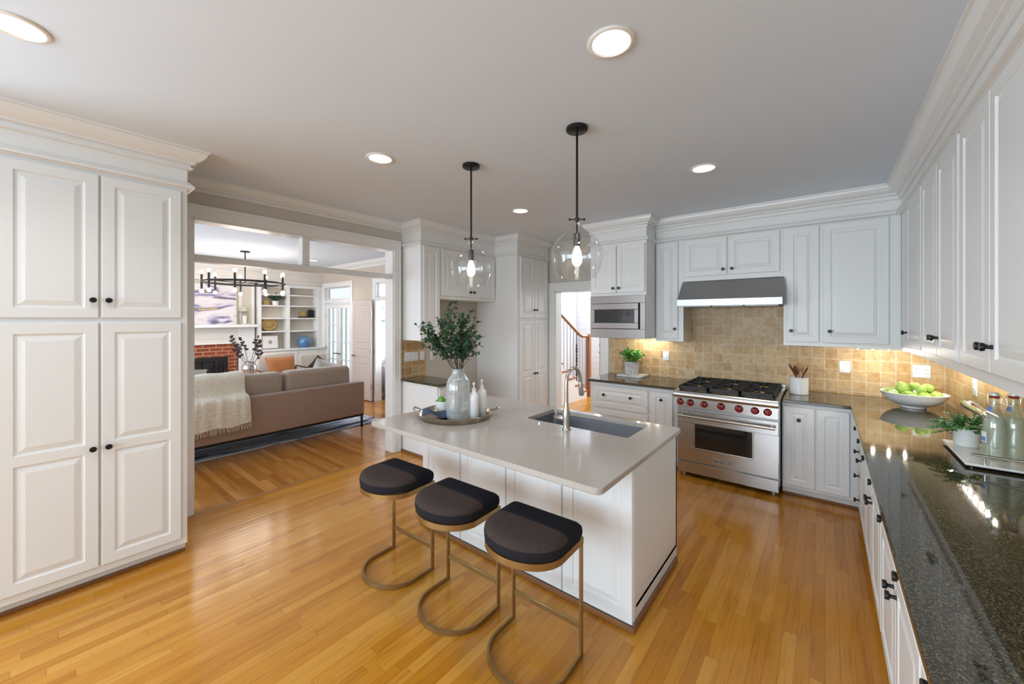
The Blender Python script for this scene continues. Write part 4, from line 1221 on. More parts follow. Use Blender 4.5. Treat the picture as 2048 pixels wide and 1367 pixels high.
def branches(name, label, loc, h, spread, nmain, nleaf, leafL, leafW, mat, rnd, aspect=(1, 1), base=0.01, z0=0.02, stem_r=0.0035, lean=None, free=0.30):
    rnd = random.Random(rnd)
    t = thing(name, label, 'branches', loc)
    sm, lf = MB(), MB()
    for k in range(nmain):
        a = 2 * PI * k / nmain + rnd.uniform(-0.3, 0.3)
        sp = spread * rnd.uniform(0.35, 1.0); hh = h * rnd.uniform(0.70, 1.0)
        ex, ey = math.cos(a) * sp * aspect[0], math.sin(a) * sp * aspect[1]
        if lean: ex += lean[0]; ey += lean[1]
        pts = [Vector((math.cos(a) * base, math.sin(a) * base, z0))]
        for i in range(1, 9):
            u = i / 8
            f = max(0, (u - free) / (1 - free))
            pts.append(Vector((math.cos(a) * base * (1 - f) + ex * f ** 1.2 + rnd.uniform(-1, 1) * 0.008, math.sin(a) * base * (1 - f) + ey * f ** 1.2 + rnd.uniform(-1, 1) * 0.008, z0 + (hh - z0) * u)))
        sm.tube(pts, [stem_r * (1 - 0.07 * i) for i in range(9)], 6)
        twigs = [(pts, 1.0)]
        for j in range(5):
            i = rnd.randint(5, 7); p = pts[i]
            d = Vector((math.cos(a) * 0.5 + rnd.uniform(-1, 1), math.sin(a) * 0.5 + rnd.uniform(-1, 1), rnd.uniform(0.2, 1.2))).normalized()
            L = h * rnd.uniform(0.13, 0.26)
            tw = [p, p + d * L * 0.5 + Vector((0, 0, 0.01)), p + d * L + Vector((0, 0, rnd.uniform(-0.01, 0.03)))]
            sm.tube(tw, [stem_r * 0.5, stem_r * 0.4, stem_r * 0.25], 5)
            twigs.append((tw, 0.8))
        for tw, _ in twigs:
            n = nleaf if len(tw) > 3 else nleaf // 2 + 3
            for q in range(n):
                u = (0.45 + 0.55 * rnd.random()) if len(tw) > 3 else rnd.random()
                x = u * (len(tw) - 1); i = min(int(x), len(tw) - 2); p = tw[i].lerp(tw[i + 1], x - i)
                if p.z < h * free + 0.06: continue
                d = Vector((rnd.uniform(-1, 1), rnd.uniform(-1, 1), rnd.uniform(-0.5, 0.9)))
                lf.leaf(p, d, (rnd.uniform(-0.6, 0.6), rnd.uniform(-0.6, 0.6), 1), leafL * rnd.uniform(0.6, 1.15), leafW * rnd.uniform(0.7, 1.1))
    sm.build('stems', TWIG, t, True)
    lf.build('leaves', mat, t)
    return t


branches('leafy_branches', 'bushy dark green leafy branches standing in the ribbed glass vase', (-2.150, 2.035, ZV + 0.012), 0.79, 0.29, 16, 34, 0.036, 0.023, LEAF, 5, base=0.018, free=0.48, lean=(-0.040, -0.032))
cup = tag(MB().lathe([(0, 0.0), (0.034, 0.0), (0.042, 0.010), (0.055, 0.060), (0.060, 0.112), (0.057, 0.112), (0.051, 0.060), (0.038, 0.014), (0, 0.012)], (-2.330, 2.045, ZV), 32).build('ceramic_bowl', CERAMICM, None, True), 'small white ceramic bowl holding a lime on the island tray', 'bowl')
tag(MB().sphere((-2.335, 2.035, ZV + 0.112), 0.033, (1, 1, 1.08)).build('lime', LIME, None, True), 'single green lime in the small white bowl on the tray', 'fruit')
tag(MB().sphere((-2.308, 2.066, ZV + 0.100), 0.026, (1.1, 1, 0.9)).build('lemon', plain('lemon_yellow', (0.62, 0.45, 0.06), 0.35), None, True), 'yellow lemon just showing behind the lime in the small bowl', 'fruit')


def bottle(label, x, y, s):
    t = thing('ceramic_bottle', label, 'bottle', (x, y, ZV), 0, 'white stoppered bottles on the tray')
    MB().lathe([(0, 0), (0.033 * s, 0), (0.037 * s, 0.006), (0.038 * s, 0.155 * s), (0.034 * s, 0.178 * s), (0.022 * s, 0.194 * s), (0.0165 * s, 0.200 * s), (0.0155 * s, 0.212 * s), (0.019 * s, 0.217 * s), (0.019 * s, 0.223 * s), (0, 0.224 * s)], seg=48, ribs=16, ribamp=0.008).build('body', CERAMIC, t, True)
    MB().lathe([(0, 0.222 * s), (0.011 * s, 0.223 * s), (0.006 * s, 0.236 * s), (0.005 * s, 0.246 * s), (0.011 * s, 0.254 * s), (0.012 * s, 0.262 * s), (0.008 * s, 0.271 * s), (0, 0.273 * s)], seg=20).build('stopper', CERAMICM, t, True)


bottle('white ribbed ceramic bottle in front, right of the glass vase on the tray', -2.062, 2.115, 1.0)
bottle('white ribbed ceramic bottle at the back right of the island tray', -2.075, 2.215, 1.03)
# folded denim napkin
m = MB(); bm = m.bm
rr = random.Random(3)
gx, gy = 16, 10
grid = []
for i in range(gx):
    row = []
    for j in range(gy):
        u, v = i / (gx - 1), j / (gy - 1)
        x = (u - 0.5) * 0.26; y = (v - 0.5) * 0.12
        z = 0.008 + 0.038 * abs(math.sin(u * 5 + v * 2.4)) * (1 - abs(2 * v - 1) ** 2 * 0.6) + 0.03 * math.exp(-((u - 0.15) / 0.2) ** 2) + rr.uniform(0, 0.004)
        row.append(bm.verts.new((x * 0.72 - y * 0.69, x * 0.69 + y * 0.72, z)))
    grid.append(row)
for i in range(gx - 1):
    for j in range(gy - 1):
        bm.faces.new((grid[i][j], grid[i + 1][j], grid[i + 1][j + 1], grid[i][j + 1]))
o = m.build('denim_napkin', DENIM, None, True, (-2.275, 1.965, ZV + 0.002)); o.rotation_euler = (0, 0, 0.05)
sl = o.modifiers.new('thick', 'SOLIDIFY'); sl.thickness = 0.004
tag(o, 'crumpled dark denim napkin at the left side of the island tray', 'napkin')

# ------------------------------------------------------------------ back counter things
tag(MB().box(-2.135, -1.80, 4.86, 5.09, ZT, ZT + 0.030, 0.005, 2).build('marble_board', M['grey_marble'], None, True), 'pale marble board under the potted plant on the back counter', 'board')


def plant_pot(name, label, loc, prof, mat, nb, h, spread, seed, leafm, L, W, n, droop=0.0, fern=False):
    t = thing(name, label, 'plant', loc)
    MB().lathe(prof, seg=36).build('pot', mat, t, True)
    top = max(p[1] for p in prof)
    r0 = max(p[0] for p in prof)
    MB().lathe([(0, top - 0.012), (r0 * 0.86, top - 0.014)], seg=24).build('soil', DARKBROWN, t)
    rnd = random.Random(seed); lf = MB(); sm = MB()
    for k in range(nb):
        a = rnd.uniform(0, 2 * PI); sp = spread * math.sqrt(rnd.random()); hh = h * rnd.uniform(0.45, 1.0) * (1 - 0.35 * (sp / spread) ** 2)
        b = Vector((math.cos(a) * r0 * 0.5 * rnd.random(), math.sin(a) * r0 * 0.5 * rnd.random(), top - 0.013))
        e = Vector((math.cos(a) * sp, math.sin(a) * sp, top + hh - droop * (sp / spread) ** 2))
        mid = b.lerp(e, 0.5) + Vector((0, 0, 0.35 * hh))
        pts = [b, b.lerp(mid, 0.6), mid.lerp(e, 0.35), e]
        sm.tube(pts, [0.0022, 0.002, 0.0016, 0.001], 5)
        for q in range(n):
            u = 0.3 + 0.7 * (q + rnd.random()) / n; x = u * 3; i = min(int(x), 2); p = pts[i].lerp(pts[i + 1], x - i)
            dr = (pts[i + 1] - pts[i]).normalized()
            if fern:
                s = dr.cross(Vector((0, 0, 1))).normalized() * (1 if q % 2 else -1)
                d = s + dr * 0.55 + Vector((0, 0, rnd.uniform(-0.25, 0.15)))
            else:
                d = Vector((rnd.uniform(-1, 1), rnd.uniform(-1, 1), rnd.uniform(-0.1, 0.9)))
            lf.leaf(p, d, (rnd.uniform(-.4, .4), rnd.uniform(-.4, .4), 1), L * rnd.uniform(0.7, 1.15) * (1.15 - 0.6 * u if fern else 1), W * rnd.uniform(0.8, 1.1))
    sm.build('stems', leafm, t); lf.build('leaves', leafm, t)
    return t


plant_pot('potted_plant', 'small bright green plant in a grey marble pot on the marble board', (-1.975, 4.975, ZT + 0.0305),
          [(0, 0), (0.078, 0), (0.084, 0.006), (0.092, 0.155), (0.094, 0.165), (0.086, 0.165), (0.080, 0.02), (0, 0.02)], M['grey_marble'], 60, 0.185, 0.165, 11, LEAF2, 0.042, 0.030, 7, droop=0.03)

cr = thing('utensil_crock', 'white ceramic crock of wooden utensils right of the range', 'crock', (-0.205, 4.86, ZT))
MB().lathe([(0, 0), (0.074, 0), (0.079, 0.005), (0.079, 0.160), (0.082, 0.163), (0.082, 0.170), (0.074, 0.170), (0.072, 0.012), (0, 0.012)], seg=40).build('pot', CERAMIC, cr, True)


def spoon(label, name, ang, lean, L, head, mat, off):
    t = thing(name, label, 'utensil', (-0.205 + off[0], 4.86 + off[1], ZT + 0.016), 0, 'wooden utensils in the crock')
    dx, dy = math.cos(ang) * math.sin(lean), math.sin(ang) * math.sin(lean)
    d = Vector((dx, dy, math.cos(lean)))
    MB().tube([d * 0.0, d * (L * 0.6), d * (L - head * 1.6)], [0.0055, 0.006, 0.007], 8).build('handle', mat, t, True)
    m = MB(); c = d * (L - head)
    m.sphere((0, 0, 0), 1, (0.030, 0.009, head), 14, 10)
    q = d.to_track_quat('Z', 'Y').to_matrix().to_4x4()
    bmesh.ops.transform(m.bm, matrix=Matrix.Translation(c) @ q, verts=m.bm.verts[:])
    m.build('head', mat, t, True)


spoon('dark wooden spoon leaning far left in the crock', 'wooden_spoon', PI * 0.95, 0.42, 0.30, 0.035, WOODDARK, (0.042, 0))
spoon('broad dark wooden spatula left of centre in the crock', 'wooden_spatula', PI * 1.25, 0.16, 0.27, 0.048, WOODDARK, (0.0, -0.01))
spoon('tall orange-brown wooden spoon standing in the middle of the crock', 'wooden_spoon', PI * 0.5, 0.08, 0.295, 0.045, WOODTOOL, (0.0, -0.02))
spoon('light wooden spatula right of centre in the crock', 'wooden_spatula', PI * 0.1, 0.22, 0.275, 0.048, plain('pale_beech', (0.60, 0.40, 0.20), 0.5, noise=0.15, scale=20), (-0.01, 0.02))
spoon('dark wooden spoon leaning far right in the crock', 'wooden_spoon', 0.0, 0.42, 0.285, 0.045, WOODDARK, (-0.042, -0.01))

# ------------------------------------------------------------------ right counter things
bl = tag(MB().lathe([(0, 0.0), (0.075, 0.0), (0.080, 0.005), (0.080, 0.018), (0.130, 0.034), (0.170, 0.060), (0.196, 0.094), (0.208, 0.122), (0.212, 0.128), (0.206, 0.131), (0.200, 0.122), (0.187, 0.096), (0.162, 0.066), (0.12, 0.044), (0.06, 0.034), (0, 0.032)], (0.585, 4.72, ZT), 56).build('fruit_bowl', CERAMIC, None, True), 'wide white footed bowl of green apples in the counter corner', 'bowl')
aprof = [(0, 0.008), (0.012, 0.002), (0.026, 0.008), (0.036, 0.028), (0.038, 0.042), (0.034, 0.058), (0.022, 0.068), (0.010, 0.068), (0, 0.060)]
ap = thing('green_apple', 'one of the green apples piled in the wide white bowl', 'apple', (0.585, 4.72, ZT + 0.055), 0, 'green apples in the bowl')
MB().lathe(aprof, seg=20).build('flesh', APPLE, ap, True)
MB().tube([(0, 0, 0.058), (0.003, 0.002, 0.075)], 0.0014, 5).build('stem', TWIG, ap)
rnd = random.Random(4)
spots = []
for k in range(9):
    a = 2 * PI * k / 9 + 0.2
    spots.append((0.136 * math.cos(a), 0.136 * math.sin(a), 0.082))
for k in range(4):
    a = 2 * PI * k / 4 + 0.5
    spots.append((0.056 * math.cos(a), 0.056 * math.sin(a), 0.068))
for k in range(5):
    a = 2 * PI * k / 5 + 0.1
    spots.append((0.082 * math.cos(a), 0.082 * math.sin(a), 0.137))
for i, (x, y, z) in enumerate(spots):
    o = ap if i == 0 else copy_tree(ap)
    o.location = (0.585 + x, 4.72 + y, ZT + z)
    o.rotation_euler = (rnd.uniform(-0.5, 0.5), rnd.uniform(-0.5, 0.5), rnd.uniform(0, 6))

# white rectangular tray with rails
TX0, TX1, TY0, TY1 = 0.555, 0.835, 2.985, 3.49
wt = thing('rectangular_tray', 'white rectangular tray with chrome rails on the right counter', 'tray', (0.695, 3.24, ZT))
m = MB(); m.box(TX0 - 0.695, TX1 - 0.695, TY0 - 3.24, TY1 - 3.24, 0.012, 0.024, 0.003)
m.build('board', CERAMIC, wt, True)
for y in (TY0 + 0.02 - 3.24, TY1 - 0.02 - 3.24):
    m = MB(); m.tube([(TX0 + 0.025 - 0.695, y, 0.066), (TX1 - 0.01 - 0.695, y, 0.066)], 0.0075, 10)
    for x in (TX0 + 0.07 - 0.695, TX1 - 0.05 - 0.695):
        m.tube([(x, y, 0.023), (x, y, 0.066)], 0.004, 8)
    m.build('rail', CHROME, wt, True)
for sx in (TX0 + 0.03, TX1 - 0.03):
    for sy in (TY0 + 0.04, TY1 - 0.04):
        MB().sphere((sx - 0.695, sy - 3.24, 0.0065), 0.0065, seg=12, rings=8).build('foot', CHROME, wt, True)
ZR = ZT + 0.0245
plant_pot('potted_fern', 'trailing green fern in a square white planter on the rectangular tray', (0.635, 3.39, ZR),
          [(0, 0), (0.046, 0), (0.050, 0.004), (0.056, 0.105), (0.052, 0.105), (0.046, 0.012), (0, 0.012)], CERAMICM, 46, 0.105, 0.175, 21, LEAF3, 0.030, 0.013, 18, droop=0.075, fern=True)


def swing_bottle(label, x, y):
    t = thing('glass_bottle', label, 'bottle', (x, y, ZR), 0, 'swing-top glass bottles on the tray')
    p = [(0.036, 0.0), (0.043, 0.005), (0.044, 0.02), (0.044, 0.165), (0.040, 0.200), (0.028, 0.240), (0.0185, 0.268), (0.0165, 0.295), (0.0195, 0.298), (0.0195, 0.312), (0.0165, 0.315)]
    MB().lathe([(0, 0.002)] + p + [(0.0125, 0.314), (0.013, 0.27), (0.024, 0.238), (0.036, 0.198), (0.0405, 0.164), (0.0405, 0.012), (0, 0.010)], seg=36).build('glass_body', GLASSG, t, True)
    MB().lathe([(0, 0.0115), (0.039, 0.0125), (0.0395, 0.164), (0.0355, 0.196), (0.030, 0.212), (0, 0.212)], seg=28).build('drink', LEMON, t, True)
    MB().lathe([(0.0165, 0.3155), (0.018, 0.318), (0.018, 0.327), (0.0, 0.329), (0, 0.3155)], seg=20).build('seal', REDCAP, t, True)
    st = MB().lathe([(0, 0.329), (0.0175, 0.329), (0.0165, 0.341), (0.010, 0.345), (0, 0.346)], seg=20).build('stopper', CERAMIC, t, True)
    m = MB()
    for s in (-1, 1):
        m.tube([(s * 0.021, 0, 0.336), (s * 0.024, 0, 0.315), (s * 0.021, -0.006, 0.285)], 0.0013, 6)
    m.tube([(0.021 * math.cos(i / 20 * 2 * PI), 0.021 * math.sin(i / 20 * 2 * PI), 0.285) for i in range(20)], 0.0013, 6, closed=True)
    m.build('wire_bail', CHROME, t, True)
    # paper labels wrap part of the body
    m = MB(); bm = m.bm
    A, B = [], []
    for i in range(9):
        a = -3.35 + 0.95 * i / 8
        A.append(bm.verts.new((0.0446 * math.cos(a), 0.0446 * math.sin(a), 0.085))); B.append(bm.verts.new((0.0446 * math.cos(a), 0.0446 * math.sin(a), 0.140)))
    for i in range(8): bm.faces.new((A[i], A[i + 1], B[i + 1], B[i]))
    lb = m.build('label', LABELW, t, True)
    m = MB(); bm = m.bm
    A, B = [], []
    for i in range(7):
        a = -3.25 + 0.75 * i / 6
        A.append(bm.verts.new((0.0449 * math.cos(a), 0.0449 * math.sin(a), 0.090))); B.append(bm.verts.new((0.0449 * math.cos(a), 0.0449 * math.sin(a), 0.112)))
    for i in range(6): bm.faces.new((A[i], A[i + 1], B[i + 1], B[i]))
    m.build('label_band', LABELBLUE, lb, True)
    m = MB(); bm = m.bm
    A, B = [], []
    for i in range(9):
        a = -3.4 + 1.3 * i / 8
        A.append(bm.verts.new((0.0262 * math.cos(a), 0.0262 * math.sin(a), 0.248))); B.append(bm.verts.new((0.0192 * math.cos(a), 0.0192 * math.sin(a), 0.272)))
    for i in range(8): bm.faces.new((A[i], A[i + 1], B[i + 1], B[i]))
    m.build('neck_label', LABELBLUE, t, True)


swing_bottle('left swing-top glass bottle with red seal on the rectangular tray, beside the fern', 0.690, 3.165)
swing_bottle('right swing-top glass bottle with red seal, nearest the picture edge', 0.765, 3.215)
ph = thing('paper_towel_bar', 'shiny dark metal bar mounted low on the tiled wall behind the glass bottles', 'wall holder', (WR - 0.010, 3.86, 1.07))
MB().lathe([(0, -0.33), (0.030, -0.33), (0.036, -0.318), (0.036, -0.10), (0.034, -0.09), (0.034, 0.20), (0.036, 0.21), (0.036, 0.318), (0.030, 0.33), (0, 0.33)], (-0.062, 0, 0), 24, 'y').build('bar', plain('dark_chrome', (0.5, 0.5, 0.5), 0.10, 1.0), ph, True)
for s in (-0.29, 0.29):
    MB().tube([(0, s, 0), (-0.06, s, 0)], 0.010, 10).build('bracket', CHROME, ph, True)

# ------------------------------------------------------------------ living room
# rug, sofa, throw
tag(bx('area_rug', M['blue_rug'], -8.7, -5.68, -0.6, 3.68, 0.0, 0.012, None, 0.004), 'blue and grey brush-stroke area rug under the taupe sofa', 'rug')
so = thing('sofa', 'long taupe sofa seen from behind through the wide opening', 'sofa', (-5.52, 1.3, 0))
sx0, sx1 = -1.0, 0.0       # local x: back plane at 0 (towards the kitchen), seat toward -x
ya, yb = -1.5, 1.965
bx('back_panel', SOFA, -0.14, 0.0, ya, yb, 0.215, 0.705, so, 0.018, 3)
bx('seat_base', SOFA, -0.98, -0.14, ya, yb, 0.215, 0.36, so, 0.015, 2)
for y0, y1 in ((yb - 0.14, yb), (ya, ya + 0.14)):
    bx('arm', SOFA, -0.98, -0.14, y0, y1, 0.36, 0.66, so, 0.02, 3)
bx('base_rail', BLACK, -0.96, -0.01, ya + 0.01, yb - 0.01, 0.190, 0.215, so)
for x in (-0.94, -0.03):
    for y in (yb - 0.03, ya + 0.03, -0.1):
        if y == -0.1 and x == -0.03: continue
        bx('leg', BLACK, x - 0.012, x + 0.012, y - 0.012, y + 0.012, 0.012 if x < -0.1 or True else 0, 0.19, so)
cy = [(ya + 0.15, -0.27), (-0.26, 0.885), (0.895, yb - 0.13)]
for a, b in cy:
    bx('seat_cushion', SOFAC, -0.97, -0.15, a + 0.005, b - 0.005, 0.365, 0.50, so, 0.04, 4)
    o = bx('back_cushion', SOFAC, -0.40, -0.15, a + 0.005, b - 0.005, 0.50, 0.955, so, 0.07, 5)


def pillow(name, label, loc, rot, w, h, t, mat, group=None):
    m = MB(); bm = m.bm; n = 14
    def pt(u, v, s):
        e = (1 - abs(u) ** 3.2) * (1 - abs(v) ** 3.2)
        px = u * w / 2 * (1 - 0.07 * (1 - v * v) * 0 - 0.06 * (1 - abs(v)) * abs(u)); pz = v * h / 2 * (1 - 0.06 * (1 - abs(u)) * abs(v))
        return (px, s * t / 2 * max(0, e) ** 0.55, pz)
    F = [[bm.verts.new(pt(-1 + 2 * i / n, -1 + 2 * j / n, -1)) for j in range(n + 1)] for i in range(n + 1)]
    Bk = [[F[i][j] if i in (0, n) or j in (0, n) else bm.verts.new(pt(-1 + 2 * i / n, -1 + 2 * j / n, 1)) for j in range(n + 1)] for i in range(n + 1)]
    for G in (F, Bk):
        for i in range(n):
            for j in range(n):
                bm.faces.new((G[i][j], G[i + 1][j], G[i + 1][j + 1], G[i][j + 1]))
    o = m.build(name, mat, None, True, loc); o.rotation_euler = rot
    return tag(o, label, 'pillow', group)


pillow('throw_pillow', 'pale grey pillow on the sofa beside the knitted throw', (-6.03, 1.08, 0.80), (0.18, 0.1, PI / 2), 0.62, 0.56, 0.18, GREYFAB)
pillow('throw_pillow', 'white pillow peeking over the right end of the sofa', (-6.06, 2.90, 0.80), (0.2, 0.35, PI / 2 + 0.2), 0.48, 0.44, 0.16, plain('white_linen', (0.72, 0.69, 0.66), 0.9))

# knitted throw over the sofa back
m = MB(); bm = m.bm
rnd = random.Random(8)
prof = [(-0.46, 0.74), (-0.44, 0.88), (-0.40, 0.955), (-0.33, 0.992), (-0.24, 0.998), (-0.165, 0.975), (-0.135, 0.91), (-0.128, 0.80), (-0.115, 0.74), (-0.06, 0.732), (0.01, 0.725), (0.03, 0.68), (0.036, 0.60), (0.038, 0.52), (0.040, 0.44), (0.040, 0.40)]
ny = 30
y0t, y1t = -0.36, 0.435
grid = []
for i in range(ny):
    u = i / (ny - 1); row = []
    for j, (x, z) in enumerate(prof):
        v = j / (len(prof) - 1)
        w = 0.014 * math.sin(u * 19 + v * 3) + 0.007 * math.sin(u * 43)
        dx = abs(w) if v > 0.55 else 0
        y = y0t + (y1t - y0t) * u - 0.03 * math.sin(v * 3) * (u - 0.3)
        z2 = z + (0.012 * math.sin(u * 15) + 0.006 * abs(w) * 10) * (0.4 if v < 0.9 else 1) - (0.02 * (1 - u) if v > 0.8 else 0)
        row.append(bm.verts.new((x + dx + 0.004, y, z2)))
    grid.append(row)
for i in range(ny - 1):
    for j in range(len(prof) - 1):
        bm.faces.new((grid[i][j], grid[i + 1][j], grid[i + 1][j + 1], grid[i][j + 1]))
th = m.build('throw_blanket', M['chunky_knit'], None, True, (-5.52, 1.3, 0))
sd = th.modifiers.new('soft', 'SUBSURF'); sd.levels = 1; sd.render_levels = 2
sl = th.modifiers.new('thick', 'SOLIDIFY'); sl.thickness = 0.014; sl.offset = 1
tag(th, 'cream chunky-knit throw with fringe draped over the sofa back', 'blanket')
m = MB()
for k in range(54):
    y = y0t + 0.01 + (y1t - y0t - 0.02) * k / 53
    zb = 0.385 - 0.02 * (1 - k / 53)
    m.tube([(0.05, y, zb + 0.04), (0.052, y + rnd.uniform(-.005, .005), zb), (0.053 + rnd.uniform(-.004, .006), y + rnd.uniform(-.012, .012), zb - 0.045)], [0.006, 0.0055, 0.003], 5)
fr = m.build('fringe', CREAM, th, True); fr['kind'] = 'stuff'

# fireplace with brick surround
fp = thing('fireplace', 'white panelled fireplace with red brick surround and black firebox', 'fireplace', (-9.42, 1.95, 0))
bx('brick_surround', M['red_brick'], -0.12, 0.0, -0.78, 0.78, 0.0, 1.17, fp)
m = MB(); m.box(0.0, 0.03, -0.61, 0.61, 0.0, 0.91, 0.004)
m.build('firebox_frame', SOOT, fp)
m = MB(); m.box(0.028, 0.036, -0.57, 0.57, 0.05, 0.83)
fd = m.build('glass_doors', DARKGLASS, fp)
for y in (-0.38, -0.19, 0.0, 0.19, 0.38):
    bx('door_frame', BLACK, 0.034, 0.042, y - 0.012, y + 0.012, 0.05, 0.83, fd)
bx('overmantel_panel', M['shiplap'], -0.12, 0.03, -0.80, 0.80, 1.17, 1.495, fp)
bx('frieze_band', TRIM, -0.12, 0.04, -0.78, 0.78, 1.165, 1.20, fp)
for s in (-1, 1):
    bx('pilaster', TRIM, -0.12, 0.05, s * 0.94 - 0.14, s * 0.94 + 0.14, 0.0, 1.495, fp, 0.006)
bx('mantel_shelf', TRIM, -0.12, 0.22, -1.09, 1.09, 1.495, 1.555, fp, 0.006)
bx('chimney_panel', BACKPANEL, -0.12, 0.02, -1.05, 1.05, 1.555, 2.42, fp)
for a in (-1.05, -0.82, 0.82, 1.05):
    bx('panel_stile', TRIM, 0.02, 0.032, a - 0.03, a + 0.03, 1.555, 2.42, fp)
pt = thing('painting', 'large abstract grey and lilac painting leaning on the mantel', 'painting', (-9.32, 1.98, 1.556))
bx('canvas', M['abstract_paint'], -0.02, 0.02, -0.70, 0.70, 0.0, 0.80, pt)
bx('frame_edge', plain('pale_gold_frame', (0.58, 0.50, 0.36), 0.4, 0.3), -0.024, 0.016, 0.70, 0.715, -0.0, 0.81, pt)
pt.rotation_euler = (0, -0.05, 0)
ln = thing('lantern', 'pale metal lantern with a candle on the mantel beside the painting', 'lantern', (-9.32, 2.83, 1.556))
bx('base', LAMPGOLD, -0.07, 0.07, -0.085, 0.085, 0.0, 0.015, ln)
m = MB()
for a in (-0.078, 0.078):
    for b in (-0.062, 0.062): m.box(b - 0.005, b + 0.005, a - 0.005, a + 0.005, 0.015, 0.27)
m.box(-0.066, 0.066, -0.082, 0.082, 0.262, 0.275)
m.build('frame', LAMPGOLD, ln)
m = MB(); m.lathe([(0.105, 0.27), (0.100, 0.28), (0.03, 0.36), (0.02, 0.375), (0.0, 0.378)], seg=4); m.build('roof', LAMPGOLD, ln)
MB().tube([(0, -0.02, 0.37), (0, -0.018, 0.395), (0, 0, 0.408), (0, 0.018, 0.395), (0, 0.02, 0.37)], 0.003, 6).build('ring', LAMPGOLD, ln)
MB().lathe([(0, 0.015), (0.04, 0.015), (0.04, 0.17), (0, 0.172)], seg=18).build('candle', plain('candle_wax', (0.80, 0.77, 0.74), 0.5), ln, True)

# bookcase right of the fireplace
bk = thing('bookcase', 'white built-in bookcase with open shelves and lower cabinets', 'bookcase', (-9.42, 3.67, 0))
bx('back_panel', BACKPANEL, -0.125, -0.11, -0.60, 0.72, 1.0, 2.42, bk)
bx('end_stile', TRIM, -0.11, 0.09, 0.69, 0.778, 0.0, 2.42, bk)
for y in (-0.565, 0.0, 0.66):
    bx('upright', TRIM, -0.11, 0.10, y - 0.035, y + 0.035, 1.012, 2.42, bk, 0.003)
for z in (2.205, 1.965, 1.69, 1.405):
    for a, b in ((-0.53, -0.035), (0.035, 0.625)):
        bx('shelf', TRIM, -0.11, 0.09, a, b, z - 0.03, z, bk, 0.003)
bx('top_rail', TRIM, -0.11, 0.095, -0.60, 0.72, 2.36, 2.42, bk)
bx('counter', TRIM, -0.11, 0.22, -0.62, 0.775, 0.975, 1.012, bk, 0.005)
bx('base', TRIM, -0.11, 0.18, -0.62, 0.77, 0.0, 0.975, bk)
for a, b in ((-0.60, -0.24), (-0.22, 0.17), (0.19, 0.58)):
    dr = MB().door(a, b, 0.12, 0.93, 0.02).build('door', TRIM, bk)
    dr.rotation_euler = (0, 0, R90); dr.location = (0.1805, 0, 0)
struct(bx('trim_19', M['shiplap'], -9.54, -9.36, 0.25, 4.449, 2.425, 2.74))
# shelf decor
tag(bx('gilt_box', GOLDRATTAN, -9.42, -9.35, 3.20, 3.30, 1.966, 2.07, None, 0.006), 'small gilt box beside the plant on an upper bookcase shelf', 'box')
plant_pot('potted_plant', 'small green plant in a white pot on an upper bookcase shelf', (-9.39, 3.43, 1.966), [(0, 0), (0.055, 0), (0.065, 0.09), (0.06, 0.09), (0.05, 0.01), (0, 0.01)], CERAMIC, 26, 0.15, 0.19, 5, LEAF, 0.07, 0.035, 5, droop=0.03)
tag(MB().tube([(0.0, 0.125 * math.cos(i / 28 * 2 * PI), 0.110 * math.sin(i / 28 * 2 * PI)) for i in range(28)], 0.030, 10, closed=True).sphere((0, 0, 0), 0.10, (0.25, 1, 0.88)).build('woven_vase', GOLDRATTAN, None, True, (-9.40, 3.31, 1.405 + 0.14)), 'round woven golden vase on the shelf above the framed picture', 'vase')
pf = thing('picture_frame', 'small square framed print standing on the bookcase counter', 'picture', (-9.36, 3.32, 1.013))
bx('frame', plain('frame_taupe', (0.30, 0.26, 0.22), 0.5), -0.01, 0.01, -0.18, 0.18, 0.0, 0.30, pf, 0.003)
bx('print', plain('print_paper', (0.78, 0.75, 0.73), 0.6), 0.010, 0.012, -0.155, 0.155, 0.02, 0.28, pf)
pr = pf.children[-1]
MB().lathe([(0.018, 0.0), (0.038, 0.0), (0.038, 0.001), (0.018, 0.001)], (0.0125, 0, 0.15), 18, 'x').build('motif', plain('motif_grey', (0.16, 0.15, 0.16), 0.6), pr)
pf.rotation_euler = (0, -0.08, 0.1)
tag(MB().lathe([(0, 0), (0.09, 0.0), (0.130, 0.04), (0.150, 0.11), (0.140, 0.18), (0.10, 0.225), (0.045, 0.245), (0.03, 0.25), (0.03, 0.265), (0.022, 0.265), (0.02, 0.24), (0, 0.23)], (-9.37, 4.03, 1.013), 40, ribs=14, ribamp=0.02).build('gourd_vase', BLUEGLAZE, None, True), 'blue ribbed gourd-shaped vase on the bookcase counter', 'vase')
g = thing('decorative_clock', 'small dark ornate clock on the right bookcase shelf', 'clock', (-9.42, 4.02, 1.691))
bx('plinth', DARKBROWN, -0.04, 0.04, -0.10, 0.11, 0.0, 0.03, g, 0.004)
MB().lathe([(0, -0.02), (0.065, -0.02), (0.07, 0.0), (0.065, 0.02), (0, 0.022)], (0, 0.0, 0.095), 24, 'x').build('dial', GOLDRATTAN, g, True)
tag(bx('black_book', BLACK, -9.44, -9.38, 4.14, 4.22, 1.691, 1.88, None, 0.003), 'black book standing upright on the right bookcase shelf', 'book')
tag(bx('black_book', BLACKIRON, -9.44, -9.38, 4.225, 4.255, 1.691, 1.865, None, 0.003), 'thin black book at the right of the standing pair', 'book')

